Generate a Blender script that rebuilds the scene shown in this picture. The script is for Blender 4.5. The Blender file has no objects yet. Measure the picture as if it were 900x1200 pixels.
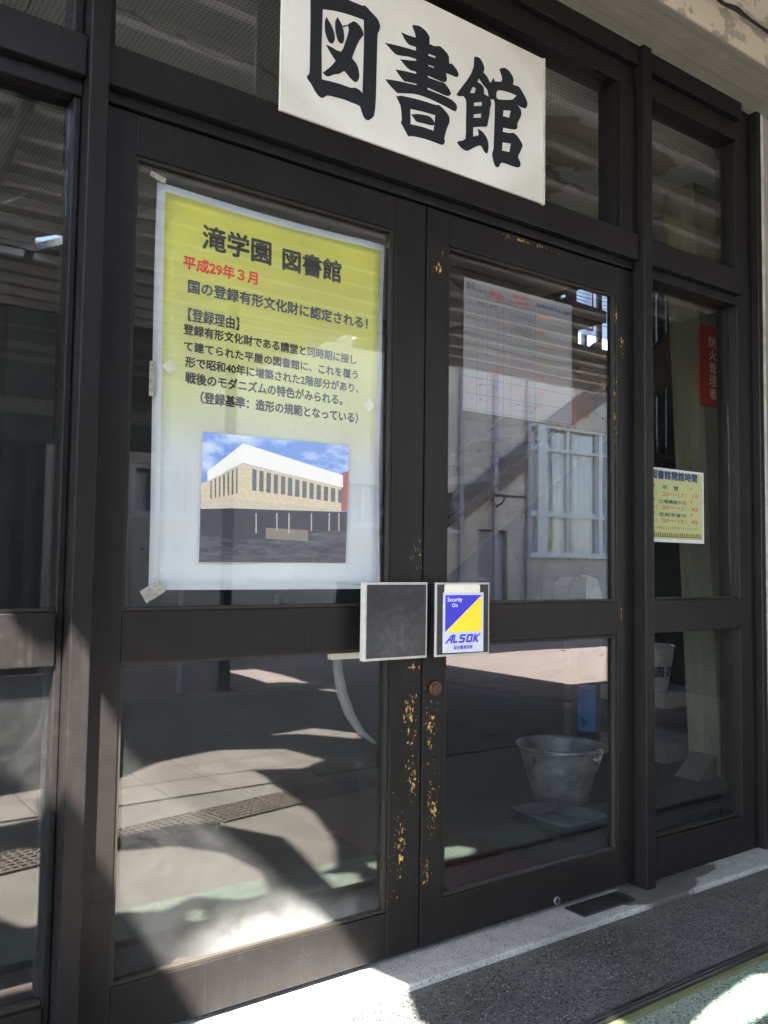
import bpy, bmesh, math, random
from mathutils import Vector, Matrix
random.seed(7)
S = bpy.context.scene
col = S.collection
# ---------------------------------------------------------------- camera
cam_d = bpy.data.cameras.new("camera"); cam = bpy.data.objects.new("camera", cam_d); col.objects.link(cam)
yaw, pitch, roll = 0.62185, 0.060346, 0.013592
fw = Vector((math.sin(yaw)*math.cos(pitch), math.cos(yaw)*math.cos(pitch), math.sin(pitch)))
rt0 = Vector((math.cos(yaw), -math.sin(yaw), 0)); up0 = rt0.cross(fw)
rt = rt0*math.cos(roll) + up0*math.sin(roll); up = -rt0*math.sin(roll) + up0*math.cos(roll)
cam.matrix_world = Matrix(((rt.x, up.x, -fw.x, 0), (rt.y, up.y, -fw.y, -2.0), (rt.z, up.z, -fw.z, 1.10), (0, 0, 0, 1)))
cam_d.sensor_fit = 'HORIZONTAL'; cam_d.sensor_width = 36; cam_d.lens = 36*1020/900
cam_d.clip_start = 0.02; cam_d.clip_end = 500
S.camera = cam
# ---------------------------------------------------------------- sky, sun, exposure
SUN = Vector((0.85, 1.0, -2.0))             # the way the light travels
sn = -SUN.normalized()
w = bpy.data.worlds.new("World"); S.world = w; w.use_nodes = True
nt = w.node_tree; sky = nt.nodes.new('ShaderNodeTexSky'); sky.sky_type = 'NISHITA'; sky.sun_disc = False
sky.sun_elevation = math.asin(sn.z); sky.sun_rotation = math.atan2(sn.x, sn.y)
sky.air_density = 1.0; sky.dust_density = 1.0
nt.links.new(sky.outputs[0], nt.nodes['Background'].inputs[0]); nt.nodes['Background'].inputs[1].default_value = 0.13
sl = bpy.data.lights.new("sun", 'SUN'); sun = bpy.data.objects.new("sun", sl); col.objects.link(sun)
sl.energy = 5.0; sl.angle = math.radians(0.53); sl.color = (1.0, 0.95, 0.88)
sun.rotation_euler = SUN.to_track_quat('-Z', 'Y').to_euler(); sun.location = (-6, -8, 10)
S.view_settings.view_transform = 'Standard'; S.view_settings.look = 'None'; S.view_settings.gamma = 1
S.view_settings.exposure = 4.1
S.render.engine = 'CYCLES'; S.cycles.use_denoising = True
S.cycles.max_bounces = 10; S.cycles.diffuse_bounces = 5; S.cycles.transparent_max_bounces = 24; S.cycles.glossy_bounces = 5
S.cycles.sample_clamp_indirect = 6

# ---------------------------------------------------------------- helpers
class NT:
    def __init__(s, name):
        s.m = bpy.data.materials.new(name); s.m.use_nodes = True; s.t = s.m.node_tree
        s.b = s.t.nodes['Principled BSDF']; s.pos = None
    def n(s, ty, **kw):
        nd = s.t.nodes.new(ty)
        for k, v in kw.items(): setattr(nd, k, v)
        return nd
    def l(s, a, b): s.t.links.new(a, b)
    def P(s):
        if s.pos is None: s.pos = s.n('ShaderNodeNewGeometry').outputs['Position']
        return s.pos
    def mapped(s, scale=(1, 1, 1), loc=(0, 0, 0)):
        mp = s.n('ShaderNodeMapping'); mp.inputs['Scale'].default_value = scale; mp.inputs['Location'].default_value = loc
        s.l(s.P(), mp.inputs[0]); return mp.outputs[0]
    def noise(s, scale, detail=4, rough=.55, vec=None, dist=0):
        nd = s.n('ShaderNodeTexNoise'); nd.inputs['Scale'].default_value = scale; nd.inputs['Detail'].default_value = detail
        nd.inputs['Roughness'].default_value = rough; nd.inputs['Distortion'].default_value = dist
        s.l(vec if vec is not None else s.P(), nd.inputs['Vector']); return nd.outputs['Fac']
    def voro(s, scale, feature='F1', out='Distance', vec=None):
        nd = s.n('ShaderNodeTexVoronoi', feature=feature); nd.inputs['Scale'].default_value = scale
        s.l(vec if vec is not None else s.P(), nd.inputs['Vector']); return nd.outputs[out]
    def ramp(s, fac, stops, mode='LINEAR'):
        r = s.n('ShaderNodeValToRGB'); r.color_ramp.interpolation = mode; e = r.color_ramp.elements
        while len(e) < len(stops): e.new(0.5)
        for i, (p, c) in enumerate(stops):
            e[i].position = p; e[i].color = (c if isinstance(c, tuple) else (c, c, c)) + (1,)
        s.l(fac, r.inputs[0]); return r.outputs[0]
    def mix(s, fac, a, b, mode='MIX'):
        m = s.n('ShaderNodeMix', data_type='RGBA', blend_type=mode)
        for v, i in ((fac, 0), (a, 6), (b, 7)):
            if isinstance(v, (int, float)): m.inputs[i].default_value = v if i == 0 else (v, v, v, 1)
            elif isinstance(v, tuple): m.inputs[i].default_value = v + (1,)
            else: s.l(v, m.inputs[i])
        return m.outputs[2]
    def math(s, op, a, b=None, c=None, clamp=False):
        m = s.n('ShaderNodeMath', operation=op, use_clamp=clamp)
        for i, v in enumerate((a, b, c)):
            if v is None: continue
            if isinstance(v, (int, float)): m.inputs[i].default_value = v
            else: s.l(v, m.inputs[i])
        return m.outputs[0]
    def sep(s):
        x = s.n('ShaderNodeSeparateXYZ'); s.l(s.P(), x.inputs[0]); return x.outputs
    def blob(s, spots):
        """how deep inside any of the ellipsoids (x, y, z, rx, ry, rz): 1 in the middle, 0 outside"""
        tot = None
        for (x, y, z, a, b, c) in spots:
            mp = s.n('ShaderNodeMapping'); mp.inputs['Scale'].default_value = (1/a, 1/b, 1/c)
            mp.inputs['Location'].default_value = (-x/a, -y/b, -z/c); s.l(s.P(), mp.inputs[0])
            ln = s.n('ShaderNodeVectorMath', operation='LENGTH'); s.l(mp.outputs[0], ln.inputs[0])
            v = s.math('SUBTRACT', 1.0, ln.outputs['Value'], clamp=True)
            tot = v if tot is None else s.math('MAXIMUM', tot, v)
        return tot
    def col(s, v): s.l(v, s.b.inputs['Base Color']) if not isinstance(v, tuple) else setattr(s.b.inputs['Base Color'], 'default_value', v+(1,))
    def rough(s, v):
        if isinstance(v, (int, float)): s.b.inputs['Roughness'].default_value = v
        else: s.l(v, s.b.inputs['Roughness'])
    def bump(s, h, strength=.3, dist=.003):
        bp = s.n('ShaderNodeBump'); bp.inputs['Strength'].default_value = strength; bp.inputs['Distance'].default_value = dist
        s.l(h, bp.inputs['Height']); s.l(bp.outputs[0], s.b.inputs['Normal']); return bp
M = {}
def flat(name, c, rough=.6, var=.12, scale=9, metal=0):
    k = NT(name); n = k.noise(scale, 5, .6)
    k.col(k.mix(k.ramp(n, [(.3, 0.0), (.7, 1.0)]), tuple(v*(1-var) for v in c), tuple(min(1, v*(1+var)) for v in c)))
    k.rough(rough); k.b.inputs['Metallic'].default_value = metal; M[name] = k.m; return k

CHIPS = [(1.545,0,.80,.05,.10,.10),(1.540,0,.66,.06,.10,.20),(1.545,0,.50,.05,.10,.18),(1.50,0,.30,.05,.1,.2),(1.552,0,1.12,.05,.08,.10),
         (1.61,0,.62,.05,.1,.22),(1.62,0,.40,.05,.1,.2),(1.60,0,.22,.05,.1,.1),(1.622,0,1.99,.05,.06,.07),(1.64,0,2.05,.04,.05,.04),
         (1.98,0,2.158,.28,.05,.022),(2.47,0,1.90,.040,.06,.08),(2.44,0,1.98,.016,.06,.1),(2.436,0,1.6,.012,.06,.5),
         (2.46,0,.93,.035,.06,.05),(2.515,0,.95,.03,.06,.05)]
def paint(name, chips=None, base=(.0080,.0067,.0065)):
    k = NT(name)
    n1 = k.noise(3.5, 6, .65); n2 = k.noise(38, 5, .7); n3 = k.noise(240, 3, .6)
    c = k.mix(k.ramp(n1, [(.3, 0.0), (.75, 1.0)]), tuple(v*.75 for v in base), tuple(v*1.35 for v in base))
    st = k.noise(1.0, 5, .7, k.mapped((60, 60, 1.6)))
    c = k.mix(k.ramp(st, [(.55, 0.0), (.85, .45)]), c, (.036, .031, .029))
    dust = k.ramp(n2, [(.60, 0.0), (.80, .35)]); c = k.mix(dust, c, (.035, .031, .029))
    speck = k.ramp(k.voro(95), [(.045, 1.0), (.075, 0.0)])
    sm = k.math('MULTIPLY', speck, k.ramp(k.noise(7, 3), [(.55, 0.0), (.68, 1.0)])); c = k.mix(sm, c, (.18, .16, .14))
    r = k.ramp(n2, [(.3, .34), (.7, .52)])
    hgt = k.math('ADD', k.math('MULTIPLY', n3, .25), k.math('MULTIPLY', n2, .6))
    if chips:
        z = k.blob(chips); cn = k.noise(120, 5, .68, k.mapped((1, 1, .5))); cb_ = k.noise(26, 3, .6)
        v = k.math('ADD', k.math('ADD', k.math('MULTIPLY', cn, .8), k.math('MULTIPLY', cb_, .35)), k.math('MULTIPLY', z, .20))
        m = k.ramp(v, [(.793, 0.0), (.806, 1.0)])
        m = k.math('MULTIPLY', m, k.ramp(z, [(0.0, 0.0), (.02, 1.0)]))
        wood = k.mix(k.ramp(k.noise(120, 3), [(.35, 0.0), (.65, 1.0)]), (.34, .17, .04), (.62, .42, .13))
        c = k.mix(m, c, wood); hgt = k.math('SUBTRACT', hgt, k.math('MULTIPLY', m, 1.2)); r = k.mix(m, r, .8)
    k.col(c); k.rough(r); k.bump(hgt, .35, .0012); k.b.inputs['Specular IOR Level'].default_value = .30
    M[name] = k.m
paint('dark_paint'); paint('worn_paint', CHIPS); paint('old_putty', CHIPS, (.021,.018,.014))

def glass(name, dust=.0015, rough=0.0, foot=None, tint=(.985,.99,.987), wave=.08, f0=.062):
    k = NT(name); t = k.t; t.nodes.remove(k.b); out = t.nodes['Material Output']
    lw = k.n('ShaderNodeLayerWeight'); lw.inputs['Blend'].default_value = .5
    p5 = k.math('POWER', lw.outputs['Facing'], 5.0); F = k.math('ADD', k.math('MULTIPLY', p5, 1-f0), f0)
    tr = k.n('ShaderNodeBsdfTransparent'); tr.inputs[0].default_value = tint + (1,)
    gl = k.n('ShaderNodeBsdfGlossy'); gl.inputs['Roughness'].default_value = rough
    bp = k.n('ShaderNodeBump'); bp.inputs['Strength'].default_value = wave; bp.inputs['Distance'].default_value = .004
    k.l(k.noise(2.2, 1, .4), bp.inputs['Height']); k.l(bp.outputs[0], gl.inputs['Normal'])
    mx = k.n('ShaderNodeMixShader'); k.l(F, mx.inputs[0]); k.l(tr.outputs[0], mx.inputs[1]); k.l(gl.outputs[0], mx.inputs[2])
    df = k.n('ShaderNodeBsdfDiffuse'); df.inputs[0].default_value = (.75, .76, .74, 1)
    sm = k.noise(5, 6, .7, dist=1.5); fine = k.noise(160, 3, .8)
    scr = k.ramp(k.voro(5, 'DISTANCE_TO_EDGE', vec=k.mapped((1, 1, .35))), [(.0015, 1.0), (.004, 0.0)])
    scr = k.math('MULTIPLY', scr, k.ramp(k.noise(9, 3), [(.55, 0.0), (.66, .30)]))
    d = k.math('MULTIPLY', k.ramp(sm, [(.35, .35), (.75, 1.7)]), dust)
    d = k.math('ADD', d, k.math('MULTIPLY', k.ramp(fine, [(.66, 0.0), (.78, 1.0)]), .03)); d = k.math('ADD', d, k.math('MULTIPLY', scr, .25), clamp=True)
    if foot: d = k.math('ADD', d, k.math('MULTIPLY', k.math('POWER', k.blob(foot), 1.5), k.math('MULTIPLY', k.ramp(sm, [(.3, .3), (.7, 1.0)]), .20)), clamp=True)  # pale blob painted over the dust for the sunlit step's reflection
    m2 = k.n('ShaderNodeMixShader'); k.l(d, m2.inputs[0]); k.l(mx.outputs[0], m2.inputs[1]); k.l(df.outputs[0], m2.inputs[2])
    k.l(m2.outputs[0], out.inputs[0]); M[name] = k.m
glass('glass'); glass('dusty_glint_glass', dust=.010, rough=.018, foot=[(1.12,.02,.14,.30,.2,.14),(1.30,.02,.13,.2,.2,.09)]); glass('far_glass', dust=.01, wave=.3, f0=.07)  # the blobs put a bright reflection into the left door's lower glass

def concrete(name, base, stain=(.5,.45,.36), boards=None, joints=False, peel=None):
    k = NT(name); n1 = k.noise(1.6, 7, .65); n2 = k.noise(9, 8, .7); n3 = k.noise(80, 4, .7)
    c = k.mix(k.ramp(n1, [(.3, 0.0), (.7, 1.0)]), tuple(v*.72 for v in base), tuple(v*1.18 for v in base))
    c = k.mix(k.ramp(n2, [(.45, 0.0), (.8, .55)]), c, tuple(v*.55 for v in base))
    h = k.math('ADD', k.math('MULTIPLY', n2, .6), k.math('MULTIPLY', n3, .3))
    if boards:
        g = k.noise(2.0, 7, .7, k.mapped(boards)); c = k.mix(k.ramp(g, [(.35, .75), (.62, 0.0)]), c, tuple(v*.55 for v in base))
        c = k.mix(k.ramp(g, [(.60, 0.0), (.78, .6)]), c, tuple(min(1, v*1.5) for v in base)); h = k.math('ADD', h, g)
    if peel:
        pn = k.noise(4.2, 5, .6, k.mapped((1, 1, 1.6), (3, 0, 1))); c = k.mix(k.ramp(pn, [(.485, 0.0), (.50, 1.0)]), c, peel)
        c = k.mix(k.ramp(k.noise(1.2, 4, .6, k.mapped((12, 12, 1))), [(.6, 0.0), (.8, .5)]), c, (.20, .18, .15))
    pores = k.ramp(k.voro(60), [(.03, 1.0), (.07, 0.0)]); pores = k.math('MULTIPLY', pores, k.ramp(k.noise(11, 2), [(.5, 0.0), (.6, .8)]))
    c = k.mix(pores, c, tuple(v*.3 for v in base)); h = k.math('SUBTRACT', h, pores)
    k.col(c); k.rough(.88); k.bump(h, .5, .006); M[name] = k.m
concrete('board_concrete', (.31,.297,.24), boards=(.35, 9, 9))
concrete('peeling_concrete', (.37,.33,.26), peel=(.56,.49,.37))
concrete('wall_concrete', (.36,.34,.28), boards=(9, 9, .6))
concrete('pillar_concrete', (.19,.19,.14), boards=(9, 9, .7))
concrete('far_concrete', (.70,.64,.54))
concrete('ground_concrete', (.155,.143,.125))
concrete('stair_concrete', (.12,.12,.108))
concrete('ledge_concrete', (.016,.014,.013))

def terrazzo(name, base, dark, light, sc=130, wet=.6, green=None, amount=.30):
    k = NT(name); v = k.voro(sc, out='Color'); sepc = k.n('ShaderNodeSeparateColor'); k.l(v, sepc.inputs[0])
    d = k.voro(sc); ch = k.math('MULTIPLY', k.ramp(sepc.outputs[0], [(amount, 1.0), (amount+.02, 0.0)]), k.ramp(d, [(.42, 1.0), (.54, 0.0)]))
    lt = k.math('MULTIPLY', k.ramp(sepc.outputs[1], [(.86, 0.0), (.88, 1.0)]), k.ramp(d, [(.28, 1.0), (.38, 0.0)]))
    n1 = k.noise(2.3, 6, .65); n2 = k.noise(14, 6, .7)
    c = k.mix(k.ramp(n1, [(.32, 0.0), (.68, 1.0)]), tuple(x*.62 for x in base), tuple(x*1.3 for x in base))
    if green: c = k.mix(k.ramp(k.noise(1.5, 5, .6), [(.38, 1.0), (.62, .25)]), c, green)
    c = k.mix(k.ramp(n2, [(.4, 0.0), (.75, .5)]), c, tuple(x*.6 for x in base))
    c = k.mix(ch, c, dark); c = k.mix(lt, c, light)
    if name == 'sill_stone': c = k.mix(k.ramp(k.math('ADD', k.blob([(2.56,-.06,0,.26,.10,.3),(2.75,-.03,0,.25,.05,.3)]), k.math('MULTIPLY', k.noise(30, 5), .3)), [(.28, 0.0), (.36, .85)]), c, (.035,.033,.03))
    k.col(c); k.rough(wet); k.bump(k.math('SUBTRACT', k.math('MULTIPLY', n2, .5), ch), .35, .002); M[name] = k.m
terrazzo('sill_stone', (.33,.325,.305), (.08,.08,.08), (.5,.5,.48), 260, .75, amount=.22)
terrazzo('dark_terrazzo', (.085,.088,.083), (.008,.009,.010), (.30,.30,.28), 150, .5, amount=.46)
terrazzo('green_terrazzo', (.24,.25,.225), (.04,.06,.05), (.5,.52,.48), 130, .6, green=(.13,.21,.15), amount=.42)
flat('black_metal', (.018,.018,.02), .35); flat('olive', (.10,.11,.05), .7); k = flat('thin_paper', (.75,.76,.78), .8, .03); tl_ = k.n('ShaderNodeBsdfTranslucent'); tl_.inputs[0].default_value = (.62,.68,.76,1); mx_ = k.n('ShaderNodeMixShader'); mx_.inputs[0].default_value = .6; k.l(k.b.outputs[0], mx_.inputs[1]); k.l(tl_.outputs[0], mx_.inputs[2]); k.l(mx_.outputs[0], k.t.nodes['Material Output'].inputs[0])
k = flat('thin_orange', (.62,.20,.05), .8, .03); tl_ = k.n('ShaderNodeBsdfTranslucent'); tl_.inputs[0].default_value = (.55,.20,.05,1); mx_ = k.n('ShaderNodeMixShader'); mx_.inputs[0].default_value = .6; k.l(k.b.outputs[0], mx_.inputs[1]); k.l(tl_.outputs[0], mx_.inputs[2]); k.l(mx_.outputs[0], k.t.nodes['Material Output'].inputs[0])
flat('steel', (.45,.46,.47), .38, .2, 20, 1.0)
flat('galvanised', (.15,.16,.165), .4, .45, 14, .5); flat('pail_metal', (.50,.51,.50), .38, .2, 20, .5)
flat('blue_plastic', (.03,.14,.36), .4); flat('tray_plastic', (.035,.04,.055), .3); flat('carpet', (.055,.010,.011), .95, .3, 60)
flat('interior_floor', (.022,.017,.015), 1.0, .25, 5).b.inputs['Specular IOR Level'].default_value = .05; flat('wall_shadow', (.20,.165,.15), .85); flat('poster_tape', (.58,.57,.42), .4); flat('brown_wood', (.14,.10,.075), .6, .35, 6); flat('dark_wood', (.03,.026,.022), .5)
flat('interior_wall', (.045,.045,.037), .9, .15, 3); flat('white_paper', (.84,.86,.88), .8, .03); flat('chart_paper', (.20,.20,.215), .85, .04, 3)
flat('strap', (.10,.10,.095), .5); flat('orange', (.62,.20,.05), .7); flat('bluegreen', (.02,.22,.22), .7); flat('red_sheet', (.36,.018,.018), .55, .1); flat('ink', (.008,.009,.014), .9, .2, 30)
flat('print_black', (.02,.02,.022), .7); flat('print_navy', (.055,.065,.09), .7); flat('print_red', (.70,.04,.03), .7); flat('print_white', (.85,.86,.88), .7, .02)
flat('card_blue', (.03,.03,.50), .4, .03); flat('card_yellow', (.85,.66,.02), .4, .03); flat('card_silver', (.55,.57,.66), .45, .05, 40); flat('cream', (.72,.68,.58), .6, .06)
flat('plate_edge', (.42,.40,.36), .5, .1, 40); flat('note_yellow', (.62,.64,.32), .7, .03); flat('note_blue', (.02,.07,.22), .7); flat('note_green', (.02,.13,.10), .7); flat('note_orange', (.60,.14,.03), .7)
flat('note_olive', (.20,.17,.04), .7); flat('tape', (.33,.32,.26), .25, .4, 90); flat('curtain', (.80,.80,.77), .9, .15, 6); flat('alu_frame', (.78,.78,.75), .5, .08); flat('grey_door', (.42,.40,.42), .6, .06)
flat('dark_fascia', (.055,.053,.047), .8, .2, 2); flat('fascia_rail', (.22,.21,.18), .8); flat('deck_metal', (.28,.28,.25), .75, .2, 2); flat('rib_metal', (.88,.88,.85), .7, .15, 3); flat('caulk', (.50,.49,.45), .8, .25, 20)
flat('brass', (.10,.055,.03), .45, .3, 60, .6); flat('cable', (.012,.012,.012), .6); flat('paving_pink', (.27,.22,.20), .85, .2, 6); flat('tile_beige', (.165,.148,.128), .8, .18, 4)
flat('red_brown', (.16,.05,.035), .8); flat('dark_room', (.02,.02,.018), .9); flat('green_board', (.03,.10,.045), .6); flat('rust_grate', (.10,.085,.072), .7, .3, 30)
p = {'p_sky': (.19,.33,.68), 'p_cloud': (.55,.62,.80), 'p_white': (.80,.78,.72), 'p_beige': (.62,.52,.36), 'p_slab': (.55,.48,.38), 'p_under': (.035,.035,.05), 'p_ground': (.055,.055,.075), 'p_brick': (.35,.10,.07), 'p_glass': (.12,.14,.15), 'p_wall': (.22,.19,.15), 'p_post': (.45,.43,.36)}
for a, b in p.items(): flat(a, b, .6, .14, 190)
k = NT('p_sky'); k.col(k.ramp(k.noise(9, 6, .6, k.mapped((1,1,2.2))), [(.46, (.17,.30,.66)), (.66, (.62,.70,.86))])); k.rough(.6); M['p_sky'] = k.m
k = NT('p_ground'); k.col(k.ramp(k.noise(14, 6, .7, k.mapped((1,1,5))), [(.38, (.03,.03,.045)), (.62, (.10,.10,.12)), (.75, (.20,.19,.20))])); k.rough(.6); M['p_ground'] = k.m
flat('p_white', (.82,.80,.75), .6, .03, 20)
k = flat('plate_black', (.022,.022,.024), .45, .3, 12); kc = k.ramp(k.math('ADD', k.math('MULTIPLY', k.noise(40, 7, .75), .8), k.math('MULTIPLY', k.blob([(1.44,-.06,.88,.16,.2,.12)]), .3)), [(.40, (.018,.018,.020)), (.62, (.045,.046,.048)), (.80, (.10,.10,.10))]); k.col(kc)

# sign board: off-white with grime at its edges
k = NT('sign_board'); n = k.noise(3, 6, .65); c = k.mix(k.ramp(n, [(.35, 0.0), (.75, 1.0)]), (.74,.73,.69), (.64,.62,.56))
e = k.blob([(1.535, 0, 2.525, .56, 2, .30)]); c = k.mix(k.ramp(k.math('ADD', e, k.math('MULTIPLY', k.noise(9, 5), .18)), [(.05, .45), (.20, 0.0)]), c, (.42,.40,.33))
sp = k.ramp(k.voro(55), [(.02, 1.0), (.04, 0.0)]); c = k.mix(k.math('MULTIPLY', sp, k.ramp(k.noise(6, 2), [(.55, 0.0), (.62, .7)])), c, (.25,.22,.16))
k.col(c); k.rough(.45); M['sign_board'] = k.m
# poster: printed yellow that fades to white towards its foot (that is the print), white border
k = NT('poster_print'); z = k.sep()[2]; zz = k.math('DIVIDE', k.math('SUBTRACT', z, 1.03), 1.0)
c = k.ramp(zz, [(0.0, (.88,.91,.93)), (.34, (.88,.90,.90)), (.50, (.88,.90,.52)), (.72, (.90,.90,.30)), (1.0, (.90,.88,.16))])
c = k.mix(k.ramp(k.noise(6, 4), [(.3, 0.0), (.7, .12)]), c, (.5,.5,.4)); k.col(c); k.rough(.6); k.b.inputs['Specular IOR Level'].default_value = .3; M['poster_print'] = k.m
# perforated acoustic ceiling board
k = NT('perforated'); vm = k.mapped((58, 58, 1)); fr = k.n('ShaderNodeVectorMath', operation='FRACTION'); k.l(vm, fr.inputs[0])
sb = k.n('ShaderNodeVectorMath', operation='SUBTRACT'); k.l(fr.outputs[0], sb.inputs[0]); sb.inputs[1].default_value = (.5, .5, 0)
ml = k.n('ShaderNodeVectorMath', operation='MULTIPLY'); k.l(sb.outputs[0], ml.inputs[0]); ml.inputs[1].default_value = (1, 1, 0)
ln = k.n('ShaderNodeVectorMath', operation='LENGTH'); k.l(ml.outputs[0], ln.inputs[0]); hole = k.ramp(ln.outputs['Value'], [(.17, 1.0), (.25, 0.0)])
n = k.noise(1.6, 6, .6); c = k.mix(k.ramp(n, [(.3, 0.0), (.7, 1.0)]), (.46,.47,.43), (.58,.59,.55))
st = k.math('ADD', k.blob([(2.78,.56,2.95,.42,.22,.5),(3.10,.47,2.95,.33,.16,.5),(2.60,.62,2.95,.2,.2,.5),(2.85,.95,2.95,.35,.25,.5)]), k.math('MULTIPLY', k.noise(6, 7, .75, dist=1.0), 1.15))
c = k.mix(k.ramp(st, [(.80, 0.0), (.83, .85), (1.0, .7)]), c, (.24,.14,.07)); edge = k.ramp(st, [(.77, 0.0), (.80, .7), (.83, 0.0)]); c = k.mix(edge, c, (.15,.08,.04))
sx = k.sep(); cr = k.math('ABSOLUTE', k.math('SUBTRACT', k.math('SUBTRACT', sx[1], .83), k.math('MULTIPLY', k.math('SUBTRACT', k.noise(2.5, 5, .6), .5), .35)))
c = k.mix(k.ramp(cr, [(.004, .75), (.012, 0.0)]), c, (.12,.10,.08)); c = k.mix(hole, c, (.14,.14,.13)); k.col(c); k.rough(.9); M['perforated'] = k.m

def tag(o, label=None, cat=None, group=None, kind=None):
    if label: o['label'] = label
    if cat: o['category'] = cat
    if group: o['group'] = group
    if kind: o['kind'] = kind
    return o
def thing(name, loc, label, cat, group=None):
    o = bpy.data.objects.new(name, None); o.empty_display_size = .1; o.location = loc; col.objects.link(o); return tag(o, label, cat, group)
def link(name, me, mats, parent=None):
    for m in (mats if isinstance(mats, (list, tuple)) else [mats]): me.materials.append(M[m] if isinstance(m, str) else m)
    o = bpy.data.objects.new(name, me); col.objects.link(o)
    if parent is not None:
        o.parent = parent; top = parent
        off = Vector((0, 0, 0))
        while top is not None: off += top.location; top = top.parent
        me.transform(Matrix.Translation(-off))
    return o
class B:
    """collects shapes in world metres, then links them as one mesh"""
    def __init__(s): s.bm = bmesh.new()
    def box(s, x0, x1, y0, y1, z0, z1, bev=0, mat=0, M4=None):
        r = bmesh.ops.create_cube(s.bm, size=1); vs = r['verts']
        for v in vs: v.co = Vector(((x0+x1)/2 + v.co.x*(x1-x0), (y0+y1)/2 + v.co.y*(y1-y0), (z0+z1)/2 + v.co.z*(z1-z0)))
        fs = {f for v in vs for f in v.link_faces}
        for f in fs: f.material_index = mat
        if bev:
            es = list({e for v in vs for e in v.link_edges})
            r2 = bmesh.ops.bevel(s.bm, geom=es, offset=bev, segments=2, profile=.6, affect='EDGES')
            vs = list({v for f in r2['faces'] for v in f.verts} | {v for v in vs if v.is_valid})
            for f in r2['faces']: f.material_index = mat
        if M4 is not None:
            for v in vs: v.co = M4 @ v.co
        return s
    def prism(s, pts, d, mat=0):
        """closed outline of 3-D points pushed by vector d"""
        a = [s.bm.verts.new(q) for q in pts]; b = [s.bm.verts.new(Vector(q)+Vector(d)) for q in pts]; n = len(a)
        f = [s.bm.faces.new(a), s.bm.faces.new(b[::-1])] + [s.bm.faces.new((a[i], b[i], b[(i+1) % n], a[(i+1) % n])) for i in range(n)]
        for q in f: q.material_index = mat
        return s
    def tube(s, pts, r, seg=8, mat=0, caps=True):
        pts = [Vector(q) for q in pts]; rings = []
        for i, q in enumerate(pts):
            t = (pts[min(i+1, len(pts)-1)] - pts[max(i-1, 0)]).normalized(); u = t.cross(Vector((0, 0, 1)))
            if u.length < .05: u = t.cross(Vector((1, 0, 0)))
            u.normalize(); v = t.cross(u); rr = r[i] if isinstance(r, (list, tuple)) else r
            rings.append([s.bm.verts.new(q + u*math.cos(a)*rr + v*math.sin(a)*rr) for a in [2*math.pi*j/seg for j in range(seg)]])
        for a, b in zip(rings, rings[1:]):
            for j in range(seg):
                f = s.bm.faces.new((a[j], a[(j+1) % seg], b[(j+1) % seg], b[j])); f.material_index = mat; f.smooth = True
        if caps: s.bm.faces.new(rings[0][::-1]); s.bm.faces.new(rings[-1])
        return s
    def lathe(s, cx, cy, prof, seg=32, mat=0, sy=1):
        rings = [[s.bm.verts.new((cx + r*math.cos(2*math.pi*j/seg), cy + sy*r*math.sin(2*math.pi*j/seg), z)) for j in range(seg)] for r, z in prof]
        for a, b in zip(rings, rings[1:]):
            for j in range(seg):
                f = s.bm.faces.new((a[j], a[(j+1) % seg], b[(j+1) % seg], b[j])); f.material_index = mat; f.smooth = True
        return s
    def done(s, name, mats, parent=None, normals=True):
        if normals: bmesh.ops.recalc_face_normals(s.bm, faces=s.bm.faces[:])
        me = bpy.data.meshes.new(name); s.bm.to_mesh(me); s.bm.free(); return link(name, me, mats, parent)
def bx(name, mats, parent, x0, x1, y0, y1, z0, z1, bev=0): return B().box(x0, x1, y0, y1, z0, z1, bev).done(name, mats, parent)
def curve_mesh(polys, extrude=0.0, smooth=False):
    c = bpy.data.curves.new('outline', 'CURVE'); c.dimensions = '2D'; c.fill_mode = 'BOTH'; c.extrude = extrude
    for P in polys:
        if smooth:
            n = len(P); Q = []
            for i in range(n):
                p0, p1, p2, p3 = [Vector(P[(i+j) % n]) for j in (-1, 0, 1, 2)]
                Q.append(p1); a = (p1-p0).normalized().dot((p2-p1).normalized()); b = (p2-p1).normalized().dot((p3-p2).normalized())
                if a > .3 and b > .3:
                    Q.append(.5*((2*p1)+(p2-p0)*.5+(2*p0-5*p1+4*p2-p3)*.25+(-p0+3*p1-3*p2+p3)*.125))
            P = [(q.x, q.y) for q in Q]
        sp = c.splines.new('POLY'); sp.points.add(len(P)-1); sp.use_cyclic_u = True
        for i, (x, z) in enumerate(P): sp.points[i].co = (x, z, 0, 1)
    o = bpy.data.objects.new('outline', c); col.objects.link(o); dg = bpy.context.evaluated_depsgraph_get()
    me = bpy.data.meshes.new_from_object(o.evaluated_get(dg)); bpy.data.objects.remove(o); bpy.data.curves.remove(c); me.materials.clear(); return me
UPR = Matrix(((1, 0, 0, 0), (0, 0, -1, 0), (0, 1, 0, 0), (0, 0, 0, 1)))      # a flat x-y drawing stood up in the x-z plane, seen from -y
def drawing(name, polys, y, mat, parent, ext=.0004, smooth=False, fn=None):
    me = curve_mesh(polys, ext, smooth); me.transform(Matrix.Translation((0, y, 0)) @ UPR)
    if fn:
        for v in me.vertices: v.co.y += fn(v.co.x, v.co.z)
    return link(name, me, mat, parent)
def text_mesh(body, bold=0.0, res=2, shear=0, ext=0.0):
    c = bpy.data.curves.new('text', 'FONT'); c.body = body; c.offset = bold; c.resolution_u = res; c.shear = shear; c.extrude = ext
    o = bpy.data.objects.new('text', c); col.objects.link(o); dg = bpy.context.evaluated_depsgraph_get()
    me = bpy.data.meshes.new_from_object(o.evaluated_get(dg)); bpy.data.objects.remove(o); bpy.data.curves.remove(c); me.materials.clear(); return me
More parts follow.
